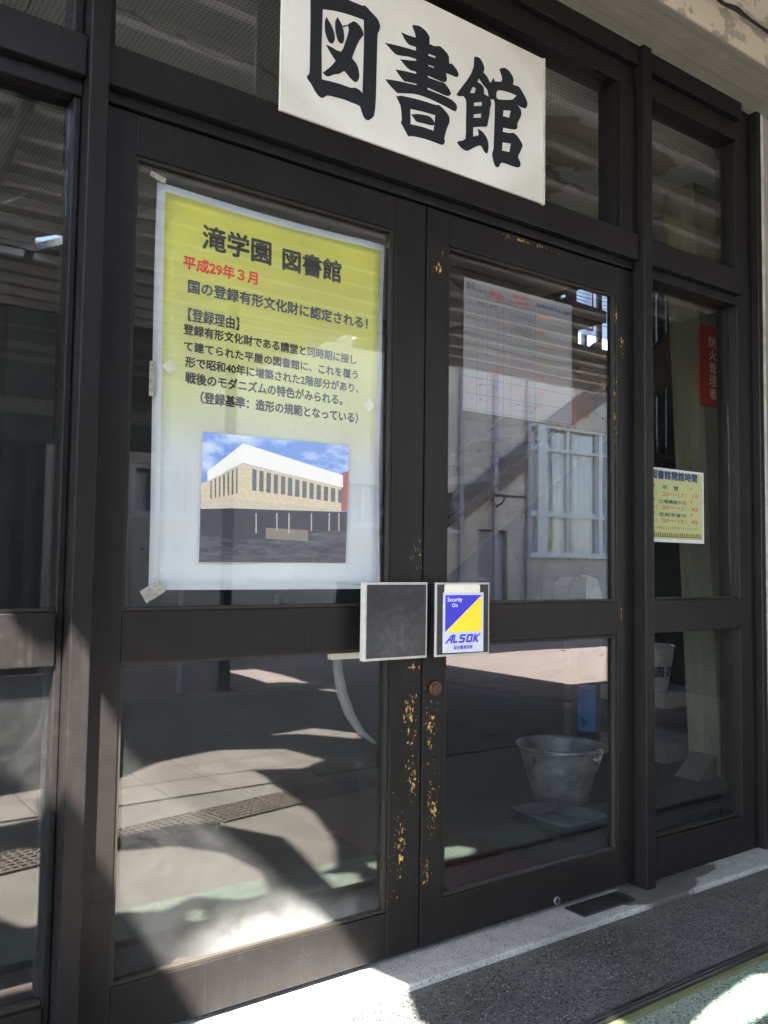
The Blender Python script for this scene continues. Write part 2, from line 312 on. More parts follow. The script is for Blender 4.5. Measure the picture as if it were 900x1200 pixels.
def text(name, body, rect, y, mat, parent, bold=0.0, shear=0, fn=None, spin=None):
    me = text_mesh(body, 0, shear=shear); xs = [v.co.x for v in me.vertices]; ys = [v.co.y for v in me.vertices]
    x0, x1, z0, z1 = rect; ax, bx_, ay, by = min(xs), max(xs), min(ys), max(ys)
    for v in me.vertices:
        X = x0 + (v.co.x-ax)/(bx_-ax)*(x1-x0); Z = z0 + (v.co.y-ay)/(by-ay)*(z1-z0); v.co = Vector((X, y + (fn(X, Z) if fn else 0), Z))
    if bold:                                  # a heavier face: the same outline laid round itself
        h_ = min(z1-z0, (x1-x0)/max(1, len(body))*1.1)*bold; bm = bmesh.new(); src = me.copy(); bm.from_mesh(me)
        for i in range(6):
            a = math.pi*2*i/6+.3; c2 = src.copy(); c2.transform(Matrix.Translation((math.cos(a)*h_, -.00001*(i+1), math.sin(a)*h_))); bm.from_mesh(c2)
        bm.to_mesh(me); bm.free()
    if spin:
        for v in me.vertices: v.co = spin(v.co)
    return link(name, me, mat, parent)

SIGN = [[(1.1344, 2.643), (1.1977, 2.6564), (1.2568, 2.6591), (1.3032, 2.6617), (1.3122, 2.6659), (1.3325, 2.6552), (1.3548, 2.6436), (1.3643, 2.6269), (1.3609, 2.6084), (1.3563, 2.5988), (1.3547, 2.5419), (1.3537, 2.4482), (1.3525, 2.392), (1.3492, 2.3662), (1.3451, 2.3541), (1.329, 2.3391), (1.3163, 2.3409), (1.3108, 2.3477), (1.3052, 2.3581), (1.2978, 2.371), (1.2729, 2.3714), (1.2483, 2.3723), (1.2172, 2.3692), (1.1934, 2.3657), (1.1784, 2.3532), (1.1649, 2.3556), (1.153, 2.3663), (1.1411, 2.3814), (1.13, 2.3908), (1.1298, 2.3995), (1.1365, 2.4087), (1.137, 2.4625), (1.1364, 2.5511)], [(1.1743, 2.6002), (1.2089, 2.6101), (1.2506, 2.6174), (1.2824, 2.6207), (1.3083, 2.6224), (1.3102, 2.5782), (1.3092, 2.4945), (1.3078, 2.4095), (1.2987, 2.4157), (1.2827, 2.4178), (1.2686, 2.4124), (1.2371, 2.4114), (1.2027, 2.408), (1.175, 2.4043), (1.1728, 2.4756), (1.1733, 2.5504)], [(1.1862, 2.5833), (1.1942, 2.575), (1.203, 2.5648), (1.2119, 2.5471), (1.214, 2.5313), (1.2074, 2.5159), (1.1954, 2.5168), (1.1873, 2.5288), (1.1822, 2.5434), (1.1817, 2.5701)], [(1.2213, 2.597), (1.2302, 2.5875), (1.238, 2.5768), (1.2429, 2.5619), (1.2443, 2.5412), (1.2383, 2.5274), (1.2261, 2.5283), (1.2189, 2.5437), (1.2152, 2.5574), (1.2146, 2.5829)], [(1.238, 2.5783), (1.2547, 2.5872), (1.272, 2.6043), (1.2863, 2.6046), (1.299, 2.5972), (1.3064, 2.5861), (1.3077, 2.5773), (1.2961, 2.5606), (1.284, 2.5346), (1.2705, 2.4975), (1.2849, 2.4889), (1.2942, 2.4707), (1.2956, 2.4498), (1.2859, 2.4342), (1.2717, 2.4369), (1.2574, 2.4456), (1.2461, 2.4523), (1.2313, 2.4395), (1.2142, 2.432), (1.195, 2.4187), (1.1838, 2.4205), (1.1779, 2.4238), (1.1885, 2.435), (1.2052, 2.4529), (1.2179, 2.4715), (1.2046, 2.4842), (1.1941, 2.4953), (1.1861, 2.5053), (1.2042, 2.5051), (1.2336, 2.5029), (1.2453, 2.5263), (1.2553, 2.5575), (1.2591, 2.5773), (1.2554, 2.5856), (1.2426, 2.5755)], [(1.4798, 2.6738), (1.5029, 2.6803), (1.5264, 2.6754), (1.5437, 2.661), (1.5432, 2.6399), (1.5635, 2.6404), (1.583, 2.6477), (1.6029, 2.6409), (1.6186, 2.6289), (1.6197, 2.6081), (1.6322, 2.6101), (1.6503, 2.5977), (1.6573, 2.5859), (1.6506, 2.5757), (1.6326, 2.5748), (1.6082, 2.574), (1.6115, 2.5575), (1.6063, 2.5452), (1.5844, 2.5411), (1.5389, 2.542), (1.539, 2.5358), (1.5844, 2.5383), (1.6019, 2.5401), (1.6198, 2.5286), (1.6288, 2.5176), (1.6209, 2.5072), (1.6024, 2.5034), (1.5381, 2.5051), (1.5373, 2.4989), (1.598, 2.5002), (1.6335, 2.498), (1.6507, 2.4877), (1.6508, 2.4753), (1.6428, 2.4664), (1.6161, 2.4693), (1.5722, 2.4724), (1.5291, 2.4737), (1.487, 2.4692), (1.4377, 2.454), (1.4255, 2.4526), (1.4092, 2.4605), (1.395, 2.469), (1.3856, 2.4775), (1.4249, 2.4867), (1.4971, 2.4979), (1.497, 2.5024), (1.4617, 2.4964), (1.4514, 2.4952), (1.4327, 2.5074), (1.4204, 2.5182), (1.4571, 2.5261), (1.4953, 2.5316), (1.4952, 2.5378), (1.4735, 2.5353), (1.4548, 2.5423), (1.4361, 2.5543), (1.4648, 2.5619), (1.4948, 2.5703), (1.4947, 2.5761), (1.4646, 2.5731), (1.4258, 2.5634), (1.4074, 2.5692), (1.3952, 2.5765), (1.3823, 2.5834), (1.4111, 2.5891), (1.456, 2.5962), (1.4935, 2.6008), (1.4933, 2.6121), (1.4703, 2.6094), (1.4536, 2.6186), (1.4389, 2.6362), (1.4596, 2.6362), (1.4921, 2.6399), (1.4894, 2.6526), (1.4808, 2.6649)], [(1.5401, 2.6092), (1.5669, 2.6102), (1.5661, 2.6047), (1.5394, 2.6026)], [(1.5397, 2.575), (1.5621, 2.577), (1.5613, 2.5725), (1.5398, 2.5708)], [(1.4236, 2.4418), (1.4317, 2.4422), (1.4398, 2.4473), (1.4706, 2.4525), (1.5208, 2.4589), (1.5701, 2.4623), (1.5809, 2.4666), (1.6029, 2.458), (1.6208, 2.4445), (1.6232, 2.4294), (1.6202, 2.4197), (1.6124, 2.4015), (1.6031, 2.3707), (1.6063, 2.363), (1.5977, 2.3489), (1.5737, 2.3479), (1.5308, 2.347), (1.4847, 2.3415), (1.4702, 2.3364), (1.4619, 2.3446), (1.4493, 2.3593), (1.4418, 2.3687), (1.445, 2.3781), (1.4403, 2.417)], [(1.4752, 2.42), (1.5213, 2.4264), (1.5684, 2.4305), (1.5625, 2.3815), (1.5219, 2.3803), (1.4767, 2.3746)], [(1.4788, 2.4041), (1.5004, 2.4128), (1.5384, 2.4198), (1.5556, 2.4167), (1.5652, 2.4059), (1.5623, 2.3981), (1.5473, 2.394), (1.5218, 2.3915), (1.4965, 2.3894)], [(1.7192, 2.6624), (1.7314, 2.6685), (1.7446, 2.6671), (1.758, 2.6531), (1.7612, 2.6372), (1.7569, 2.6288), (1.7739, 2.6193), (1.7838, 2.6073), (1.7897, 2.6076), (1.7999, 2.626), (1.8054, 2.6158), (1.8326, 2.6242), (1.8357, 2.6426), (1.8241, 2.6628), (1.8415, 2.6732), (1.8599, 2.6738), (1.8786, 2.6628), (1.8872, 2.6482), (1.8835, 2.6322), (1.9094, 2.6347), (1.9309, 2.6173), (1.9468, 2.5978), (1.9478, 2.5839), (1.9383, 2.5719), (1.9169, 2.5702), (1.9036, 2.5747), (1.9193, 2.5605), (1.9208, 2.5433), (1.9124, 2.5266), (1.904, 2.5116), (1.9041, 2.4977), (1.8947, 2.4884), (1.8705, 2.4827), (1.8419, 2.4783), (1.8407, 2.4641), (1.8706, 2.4688), (1.8868, 2.4755), (1.908, 2.4674), (1.9246, 2.4514), (1.9271, 2.4433), (1.9154, 2.4188), (1.9074, 2.4025), (1.9179, 2.3881), (1.918, 2.3776), (1.9095, 2.3682), (1.8852, 2.3655), (1.8574, 2.3655), (1.8346, 2.3624), (1.8278, 2.3502), (1.8188, 2.3425), (1.8084, 2.3464), (1.8007, 2.3612), (1.796, 2.3803), (1.8017, 2.3956), (1.8033, 2.4303), (1.8062, 2.5066), (1.8059, 2.5478), (1.8004, 2.5563), (1.7901, 2.5518), (1.7811, 2.5567), (1.7742, 2.5783), (1.7608, 2.5857), (1.7386, 2.6026), (1.733, 2.5888), (1.7497, 2.5871), (1.76, 2.5769), (1.761, 2.5602), (1.7766, 2.5586), (1.787, 2.5518), (1.7916, 2.5362), (1.7859, 2.524), (1.7847, 2.5065), (1.7774, 2.4735), (1.7699, 2.4582), (1.7174, 2.4404), (1.7173, 2.4108), (1.7359, 2.4206), (1.7402, 2.4246), (1.7357, 2.4418), (1.7533, 2.4388), (1.7689, 2.4283), (1.7779, 2.4157), (1.7811, 2.3997), (1.7782, 2.3801), (1.7707, 2.3739), (1.7604, 2.38), (1.7515, 2.3909), (1.7406, 2.3893), (1.7189, 2.3761), (1.6975, 2.3607), (1.6847, 2.3582), (1.6676, 2.3625), (1.6527, 2.3729), (1.659, 2.3791), (1.6864, 2.3947), (1.688, 2.4486), (1.6887, 2.5091), (1.6821, 2.522), (1.6744, 2.5251), (1.6638, 2.5199), (1.649, 2.5193), (1.6531, 2.5273), (1.6698, 2.5513), (1.6909, 2.5804), (1.7079, 2.6082), (1.7185, 2.6374)], [(1.7183, 2.5689), (1.7266, 2.5656), (1.7216, 2.5497), (1.7034, 2.5442), (1.7106, 2.5601)], [(1.7205, 2.5196), (1.7516, 2.5315), (1.7517, 2.519), (1.7194, 2.5081)], [(1.7192, 2.4814), (1.7493, 2.4944), (1.7485, 2.4803), (1.718, 2.4706)], [(1.8169, 2.59), (1.842, 2.5978), (1.8744, 2.6018), (1.9001, 2.6017), (1.8838, 2.5839), (1.8514, 2.5714), (1.8194, 2.5632), (1.8125, 2.5706)], [(1.8434, 2.5351), (1.8747, 2.5436), (1.8679, 2.5184), (1.8412, 2.5151)], [(1.84, 2.4301), (1.8755, 2.4366), (1.8701, 2.4072), (1.8375, 2.4028)]]
POSTER_LINES = [('滝学園', (0.8783, 1.0737, 1.893, 1.9558)), ('図書館', (1.1108, 1.296, 1.8896, 1.9492)), ('平成29年３月', (0.8276, 1.0348, 1.831, 1.8645)), ('国の登録有形文化財に認定される！', (0.8418, 1.3896, 1.7727, 1.8056)), ('【登録理由】', (0.8438, 0.9842, 1.7009, 1.7336)), ('登録有形文化財である講堂と同時期に接し', (0.8327, 1.3536, 1.6654, 1.6917)), ('て建てられた平屋の図書館に、これを覆う', (0.8354, 1.359, 1.624, 1.649)), ('形で昭和40年に増築された2階部分があり、', (0.8401, 1.3617, 1.5844, 1.6107)), ('戦後のモダニズムの特色がみられる。', (0.8412, 1.3085, 1.5436, 1.5719)), ('（登録基準：造形の規範となっている）', (0.8829, 1.3613, 1.498, 1.5273))]
PHOTO = {'sky': [(0.89, 1.426), (1.328, 1.43), (1.322, 1.103), (0.888, 1.1)], 'ground': [(0.889, 1.178), (0.974, 1.156), (1.105, 1.17), (1.324, 1.196), (1.322, 1.103), (0.888, 1.1)], 'under': [(0.888, 1.235), (0.96, 1.244), (1.067, 1.239), (1.325, 1.245), (1.324, 1.196), (1.105, 1.17), (0.974, 1.156), (0.889, 1.178)], 'body': [(0.889, 1.296), (0.91, 1.304), (1.001, 1.354), (1.309, 1.312), (1.305, 1.246), (1.103, 1.245), (0.96, 1.244), (0.889, 1.235)], 'slab': [(0.888, 1.246), (0.959, 1.268), (1.023, 1.259), (1.177, 1.254), (1.305, 1.252), (1.305, 1.244), (1.103, 1.24), (0.972, 1.238), (0.89, 1.232)], 'fascia': [(1.001, 1.407), (1.308, 1.346), (1.309, 1.312), (1.001, 1.356), (0.905, 1.302), (0.904, 1.327)], 'brick': [(1.303, 1.351), (1.327, 1.359), (1.325, 1.247), (1.305, 1.247)], 'gwall': [(1.055, 1.209), (1.173, 1.208), (1.206, 1.192), (1.141, 1.176), (1.055, 1.179)], 'cloud1': [(0.891, 1.367), (0.918, 1.373), (0.94, 1.365), (0.943, 1.356), (0.912, 1.336), (0.892, 1.33)], 'cloud2': [(1.222, 1.384), (1.26, 1.4), (1.29, 1.394), (1.323, 1.384), (1.321, 1.358), (1.301, 1.357), (1.261, 1.366)], 'curb': [(0.899, 1.172), (0.948, 1.168), (1.009, 1.166), (1.051, 1.166), (0.999, 1.153), (0.94, 1.156)], 'win0': [(1.029, 1.343), (1.042, 1.341), (1.042, 1.286), (1.03, 1.287)], 'win1': [(1.05, 1.34), (1.062, 1.339), (1.063, 1.285), (1.05, 1.286)], 'win2': [(1.071, 1.337), (1.084, 1.335), (1.084, 1.284), (1.071, 1.284)], 'win3': [(1.092, 1.334), (1.105, 1.333), (1.105, 1.282), (1.093, 1.283)], 'win4': [(1.114, 1.331), (1.127, 1.329), (1.127, 1.281), (1.114, 1.282)], 'win5': [(1.135, 1.328), (1.148, 1.327), (1.149, 1.279), (1.135, 1.28)], 'win6': [(1.157, 1.325), (1.17, 1.323), (1.171, 1.278), (1.157, 1.278)], 'win7': [(1.179, 1.322), (1.193, 1.32), (1.193, 1.276), (1.179, 1.277)], 'win8': [(1.202, 1.319), (1.215, 1.317), (1.215, 1.274), (1.202, 1.275)], 'win9': [(1.224, 1.315), (1.238, 1.314), (1.238, 1.273), (1.224, 1.274)], 'win10': [(1.247, 1.312), (1.261, 1.311), (1.261, 1.271), (1.247, 1.272)], 'win11': [(1.27, 1.309), (1.284, 1.307), (1.284, 1.27), (1.27, 1.271)], 'win12': [(1.294, 1.306), (1.308, 1.304), (1.308, 1.268), (1.294, 1.269)], 'post0': [(1.041, 1.229), (1.044, 1.229), (1.046, 1.177), (1.042, 1.176)], 'post1': [(1.138, 1.233), (1.142, 1.233), (1.143, 1.18), (1.139, 1.179)], 'post2': [(1.207, 1.236), (1.211, 1.236), (1.212, 1.188), (1.208, 1.188)], 'post3': [(1.264, 1.239), (1.268, 1.239), (1.268, 1.19), (1.264, 1.19)], 'post4': [(1.295, 1.24), (1.299, 1.24), (1.3, 1.191), (1.296, 1.191)], 'post5': [(1.101, 1.231), (1.105, 1.232), (1.106, 1.185), (1.103, 1.185)], 'side0': [(0.913, 1.303), (0.917, 1.305), (0.918, 1.259), (0.914, 1.257)], 'side1': [(0.924, 1.309), (0.928, 1.312), (0.93, 1.262), (0.926, 1.26)], 'side2': [(0.936, 1.315), (0.94, 1.318), (0.941, 1.265), (0.937, 1.263)], 'side3': [(0.947, 1.321), (0.952, 1.324), (0.953, 1.268), (0.949, 1.266)], 'side4': [(0.959, 1.328), (0.963, 1.33), (0.965, 1.271), (0.961, 1.269)], 'side5': [(0.971, 1.334), (0.975, 1.337), (0.977, 1.274), (0.972, 1.272)], 'side6': [(0.983, 1.34), (0.987, 1.343), (0.988, 1.277), (0.984, 1.275)]}
NOTICE_LINES = [('図書館開館時間', (2.6734, 2.9565, 1.4348, 1.4665)), ('平\u3000常', (2.7406, 2.8372, 1.3947, 1.4123)), ('8：20〜17：15', (2.6718, 2.96, 1.3725, 1.3857)), ('土曜講座の日', (2.7192, 2.885, 1.344, 1.3583)), ('8：20〜12：45', (2.6714, 2.9604, 1.322, 1.3358)), ('定期考査中', (2.7188, 2.8855, 1.2947, 1.309)), ('8：20〜15：45', (2.671, 2.9586, 1.2722, 1.2864)), ('※行事などにより時間変更することがあります。', (2.6982, 2.9664, 1.2471, 1.2575))]

# ================================================================ THE SETTING OUTSIDE
G = -0.03
def structure(o): o['kind'] = 'structure'; return o
b = B(); b.box(-60, 60, -70, 40, -.5, -.045); structure(b.done('ground', 'ground_concrete'))
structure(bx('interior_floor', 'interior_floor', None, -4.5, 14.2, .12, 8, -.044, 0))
structure(bx('green_terrazzo_floor', 'green_terrazzo', None, -6, 12, -.80, -.546, -.044, G))
pav = structure(bx('pavement', 'ground_concrete', None, -6, 12, -1.98, -.804, -.044, G-.002))
pv2 = structure(bx('brick_pavement', 'paving_pink', None, -4, 14, -8.98, -1.984, -.044, G-.008))
# square tiles laid on the pavement, recessed joints
tm = None
for i in range(17):
    for j in range(9):
        x, y = .30+i*.302, -2.14-j*.302
        if tm is None:
            t = B().box(-.148, .148, -.148, .148, -.010, .007, .002).done('paving_tile', 'tile_beige'); tm = t.data
        else: t = bpy.data.objects.new('paving_tile', tm); col.objects.link(t)
        t.parent = pv2; t.location = (x, y, G-.004 + random.uniform(-.0008, .0008)); t.rotation_euler.z = random.uniform(-.006, .006)
tm = None
for i in range(13):
    for j in range(20):
        x, y = 5.6+i*.26+(j % 2)*.13, -3.2-j*.162
        if tm is None:
            t = B().box(-.127, .127, -.078, .078, -.010, .007, .002).done('paving_brick', 'paving_pink'); tm = t.data
        else: t = bpy.data.objects.new('paving_brick', tm); col.objects.link(t)
        t.parent = pv2; t.location = (x, y, G-.004 + random.uniform(-.001, .001))
# rusty drain covers set in a row
cb = B(); cb.box(-.245, .245, -.11, .11, -.004, .004, .002)
for i in range(14):
    for j in range(6): cb.box(-.225+i*.034-.011, -.225+i*.034+.011, -.09+j*.035-.004, -.09+j*.035+.004, .004, .009)
names = ['rusty slotted drain cover at the left end of the drain row', 'rusty slotted drain cover second from the left in the drain row', 'rusty slotted drain cover third from the left in the drain row',
         'rusty slotted drain cover fourth from the left in the drain row', 'rusty slotted drain cover at the right end of the drain row']
c0 = None
for i in range(5):
    if c0 is None: o = cb.done('drain_cover', 'rust_grate'); c0 = o
    else: o = c0.copy(); col.objects.link(o)
    o.location = (.42+i*.5, -1.37-i*.09, G+.003); o.rotation_euler.z = -.18
    tag(o, names[i], 'drain cover', 'drain covers across the pavement')
# step platform of dark terrazzo, sill stone, metal nosing
plat = structure(bx('terrazzo_step', 'dark_terrazzo', None, -4, 9, -.500, -.132, -.044, -.020))
sill = structure(B().box(-4, 9, -.130, .118, -.043, -.004, .006).done('door_sill', 'sill_stone'))
nos = thing('metal_nosing', (2, -.52, -.03), 'black metal edge strip between dark terrazzo and green terrazzo', 'edge strip')
bx('strip', 'black_metal', nos, -4, 9, -.528, -.501, -.05, -.010, .003)
bx('groove_rail', 'black_metal', nos, -4, 9, -.521, -.512, -.012, -.006, .001)
bx('olive_filler', 'olive', nos, -4, 9, -.545, -.529, -.05, -.022)
mat_ = tag(bx('door_mat', 'black_metal', None, 2.17, 2.42, -.088, -.005, -.003, .003, .001), 'thin black plate lying on the sill under the right door', 'mat')
# damp patch plate behind the mullion foot
# concrete lintel above the doors, walls left and right
lin = thing('concrete_lintel', (2, -.1, 3.0), 'board-marked concrete beam with peeling cream paint above the entrance', 'beam')
bx('soffit', 'board_concrete', lin, -4, 14.1, -.232, .30, 3.004, 3.06)
bx('fascia', 'peeling_concrete', lin, -4, 14.1, -.240, -.10, 3.010, 3.52, .006)
bx('upper_wall', 'wall_concrete', lin, -4, 14.1, -.095, .30, 3.064, 6.7)
cw = thing('concrete_wall', (3.8, 0, 0), 'weathered board-marked concrete wall right of the entrance', 'wall')
bx('wall_face', 'wall_concrete', cw, 3.338, 14.1, -.03, .085, -.002, 3.002, .004)
bx('caulk_strip', 'caulk', cw, 3.316, 3.337, -.034, .10, .0, 3.002, .003)
cw2 = thing('concrete_wall', (-3, 0, 0), 'concrete wall left of the glazed entrance, outside the picture', 'wall')
bx('wall_face', 'wall_concrete', cw2, -4, -.72, -.03, .30, -.002, 3.002, .004)
# black cable sagging along the fascia
cp = [(2.2, -.262, 3.22), (2.45, -.258, 3.165), (2.60, -.262, 3.125), (2.70, -.262, 3.112), (2.78, -.26, 3.122), (2.86, -.262, 3.120), (2.95, -.262, 3.118), (3.08, -.262, 3.112), (3.3, -.262, 3.14), (3.6, -.262, 3.17)]
cb = B(); cb.tube(cp, .0055, 8); cb.tube([(x, y-.006, z+.008*math.sin(i*2.0)) for i, (x, y, z) in enumerate(cp)], .004, 8)
tag(cb.done('cable', 'cable'), 'twisted black cable running along the concrete beam', 'cable')

# ---------------------------------------------------------------- canopy over the forecourt (openings made up, shaped to cast the sun patches)
def up(x, y, z, Z=3.5):
    t = (Z-z)/2.0; return (x-.85*t, y-t)
FAC = [(-.6,.98),(.30,1.0),(.455,.985),(.475,.93),(.51,.89),(.55,.885),(.60,.855),(.646,.79),(.70,.70),(.82,.58),(.98,.44),(1.13,.31),(1.25,.20),(1.31,.13),(1.355,.05),(1.40,0)]
LOW = [(.88,0),(.81,.12),(.735,.25),(.64,.39),(.585,.47),(.45,.64),(.3,.74),(-.6,.80)]
H1 = [up(x, 0, z) for x, z in FAC] + [up(x, y, G) for x, y in [(1.44,-.11),(1.37,-.25),(1.40,-.40),(1.42,-.52),(1.30,-.55),(1.15,-.40),(1.02,-.27)]] + [up(x, 0, z) for x, z in LOW]
G1 = [(1.10,-2.20),(1.58,-2.53),(1.85,-2.76),(2.29,-2.88),(2.65,-2.68),(2.71,-2.29),(2.50,-2.17),(2.24,-2.30),(2.24,-2.18),(2.16,-1.75),(2.11,-1.43),(1.96,-1.01),(1.78,-.52),(1.66,-.59),(1.75,-.96),(1.80,-1.21),(1.66,-1.49),(1.49,-1.55),(1.23,-1.52),(1.0,-1.62)]
G2 = [(.8,-1.62),(1.0,-1.50),(1.19,-1.40),(1.39,-1.34),(1.53,-1.13),(1.55,-.86),(1.47,-.66),(1.37,-.66),(1.25,-.78),(1.12,-.72),(.97,-.80),(.70,-.82),(.60,-1.1)]
G3 = [(1.12,-.60),(1.16,-.69),(1.24,-.70),(1.20,-.58)]
L1 = [(.5,-2.3),(.98,-2.46),(1.22,-2.50),(1.06,-1.97),(.85,-1.93),(.45,-1.9)]
S1 = [(4.39,-6.45),(4.39,-5.82),(4.21,-4.43),(3.92,-4.97),(3.99,-5.82),(4.0,-6.4)]
S2 = [(2.72,-3.11),(3.13,-3.17),(3.30,-2.82),(3.21,-2.67),(2.97,-3.02)]
P2 = [(3.26,-1.86),(3.36,-1.80),(3.30,-1.48),(3.04,-1.60)]
D1 = [(1.72,-.73),(1.88,-.66),(2.08,-.615),(2.30,-.585),(2.38,-.62),(2.34,-.72),(1.8,-.75)]
HOLES = [H1] + [[up(x, y, G) for x, y in q] for q in (G1, G2, G3, L1, S1, S2, D1)]  # invented cut-outs: each wanted sun patch projected up to the deck
def inside(x, y, P):
    c = False; j = len(P)-1
    for i in range(len(P)):
        if (P[i][1] > y) != (P[j][1] > y) and x < (P[j][0]-P[i][0])*(y-P[i][1])/(P[j][1]-P[i][1])+P[i][0]: c = not c
        j = i
    return c
can = thing('canopy', (2, -4, 3.5), 'ribbed metal canopy roof over the forecourt, seen reflected in the glass', 'canopy')
me = curve_mesh([[(-5, -.243), (14, -.243), (14, -5.4), (4.9, -5.4), (4.9, -8.9), (-5, -8.9)]] + HOLES, .03)
me.transform(Matrix.Translation((0, 0, 3.53))); link('roof_deck', me, 'deck_metal', can)
y = -.55; ri = 0
while y > -8.8:
    b = B(); runs = []; x = -5.0; st = None; xe = 13.9 if y > -5.35 else 4.85
    while x < xe:
        ok = not any(inside(x, yy, h) for h in HOLES for yy in (y-.05, y, y+.05))
        if ok and st is None: st = x
        if not ok and st is not None: runs.append((st, x)); st = None
        x += .04
    if st is not None: runs.append((st, xe))
    for a, c in runs:
        if c-a > .1: b.box(a, c, y-.03, y+.03, 3.44, 3.498)
    b.done('rib', 'rib_metal', can); y -= .34; ri += 1
# edge gutter and cross rails near the outer edge
b = B(); b.box(4.95, 13.9, -5.47, -5.405, 3.36, 3.60); b.done('gutter', 'rib_metal', can)
fas = thing('hanging_fascia', (0, -6.4, 2.2), 'dark fascia hanging under the canopy edge with pale rails', 'fascia')
bx('board', 'dark_fascia', fas, -5, 3.2, -6.48, -6.42, 2.20, 3.49)
for z0, z1 in ((2.95, 3.0), (3.06, 3.12), (2.46, 2.60), (3.26, 3.28)): bx('rail', 'fascia_rail', fas, -5, 3.19, -6.42, -6.395, z0, z1)
ps = thing('passage_wall', (0, -6.9, 0), 'dark wall of the covered passage, seen reflected in the left pane', 'wall')
bx('board', 'dark_room', ps, -5, 2.3, -7.1, -7.0, G, 3.49)
for x0, x1 in ((1.75, 1.98), (2.12, 2.2), (1.2, 1.3), (.3, .8)): bx('pilaster', 'dark_fascia', ps, x0, x1, -7.0, -6.95, G, 2.2)
tag(B().tube([(1.09, -3.6, 3.42), (1.0, -2.67, 3.40), (.97, -2.35, 3.37)], [.035, .035, .05], 12).done('ceiling_pipe', 'fascia_rail'), 'pale pipe fixed under the canopy, reflected at the upper left', 'pipe')
for i, (x, y) in enumerate(((3.4, -5.1), (9.8, -5.1), (-1.1, -5.1))):
    t = thing('canopy_post', (x, y, G), ['slim steel canopy post nearest the doors', 'slim steel canopy post at the right end of the canopy', 'slim steel canopy post at the left end of the canopy'][i], 'post', 'posts of the canopy')
    bx('shaft', 'dark_fascia', t, x-.04, x+.04, y-.04, y+.04, G, 3.43, .004); bx('base_plate', 'dark_fascia', t, x-.09, x+.09, y-.09, y+.09, G, G+.012)

sb_ = thing('dark_blocker', (10, -2, 0), 'dark shed under the right end of the canopy, added to keep bright reflections out of the right pane', 'blocker')  # added block, hides the sunlit yard from the right pane
bx('wall', 'dark_room', sb_, 6.95, 13.8, -3.45, -.8, G, 3.42)  # body of the added block
bx('door', 'dark_fascia', sb_, 6.91, 6.949, -2.6, -1.7, G, 2.0)  # thin slab on the face of the added block

# ---------------------------------------------------------------- building across the yard (seen reflected in the doors)
op = thing('concrete_building', (9, -9, 0), 'grey concrete building with tall curtained windows across the yard, reflected in the right door', 'building')
WINS = [(11.07, 13.24, 1.31, 3.68), (13.9, 16.1, 1.31, 3.68), (9.10, 9.45, 1.68, 2.36), (3.90, 4.62, 1.72, 2.38), (7.2, 7.9, 1.7, 2.4)]
DOOR = (9.89, 10.56, G, 1.72)
op_open = WINS + [DOOR]
bx('core', 'far_concrete', op, -5, 20, -14, -9.36, G, 4.9)
def panel_cells(x0, x1, z0, z1, dx, dz):
    xs = sorted({round(v, 3) for v in [x0+i*dx for i in range(int((x1-x0)/dx)+1)] + [x1] + [o[0] for o in op_open] + [o[1] for o in op_open] if x0 <= v <= x1})
    zs = [z0+i*dz for i in range(int((z1-z0)/dz)+1)] + [z1]
    for a, b_ in zip(xs, xs[1:]):
        if b_-a < .02: continue
        for c, d in zip(zs, zs[1:]):
            if d-c < .02: continue
            segs = [(c, d)]
            for o in op_open:
                if a < o[1]-.01 and b_ > o[0]+.01:
                    ns = []
                    for (e, f) in segs:
                        if f <= o[2] or e >= o[3]: ns.append((e, f)); continue
                        if e < o[2]: ns.append((e, o[2]))
                        if f > o[3]: ns.append((o[3], f))
                    segs = ns
            for e, f in segs:
                if f-e > .02: yield a, b_, e, f
for a, c, d, e in panel_cells(2.4, 17.4, G, 4.9, 1.8, .9):
    bx('wall_panel', 'far_concrete', op, a+.003, c-.003, -9.35, -9.0, d+.003, e-.003, .003)
bx('wall_back', 'far_concrete', op, -5, 20, -9.355, -9.30, G, 4.9)
tie = B()
for i in range(34):
    for j in range(5):
        x, z = 2.7+i*.45, .35+j*.9
        if any(o[0]-.05 < x < o[1]+.05 and o[2]-.05 < z < o[3]+.05 for o in op_open): continue
        tie.box(x-.018, x+.018, -9.0, -8.993, z-.018, z+.018)
tie.done('tie_hole', 'dark_fascia', op)
for x in (9.47, 10.24, 11.02): bx('downpipe', 'grey_door', op, x-.04, x+.04, -8.99, -8.93, G, 4.8, .01)
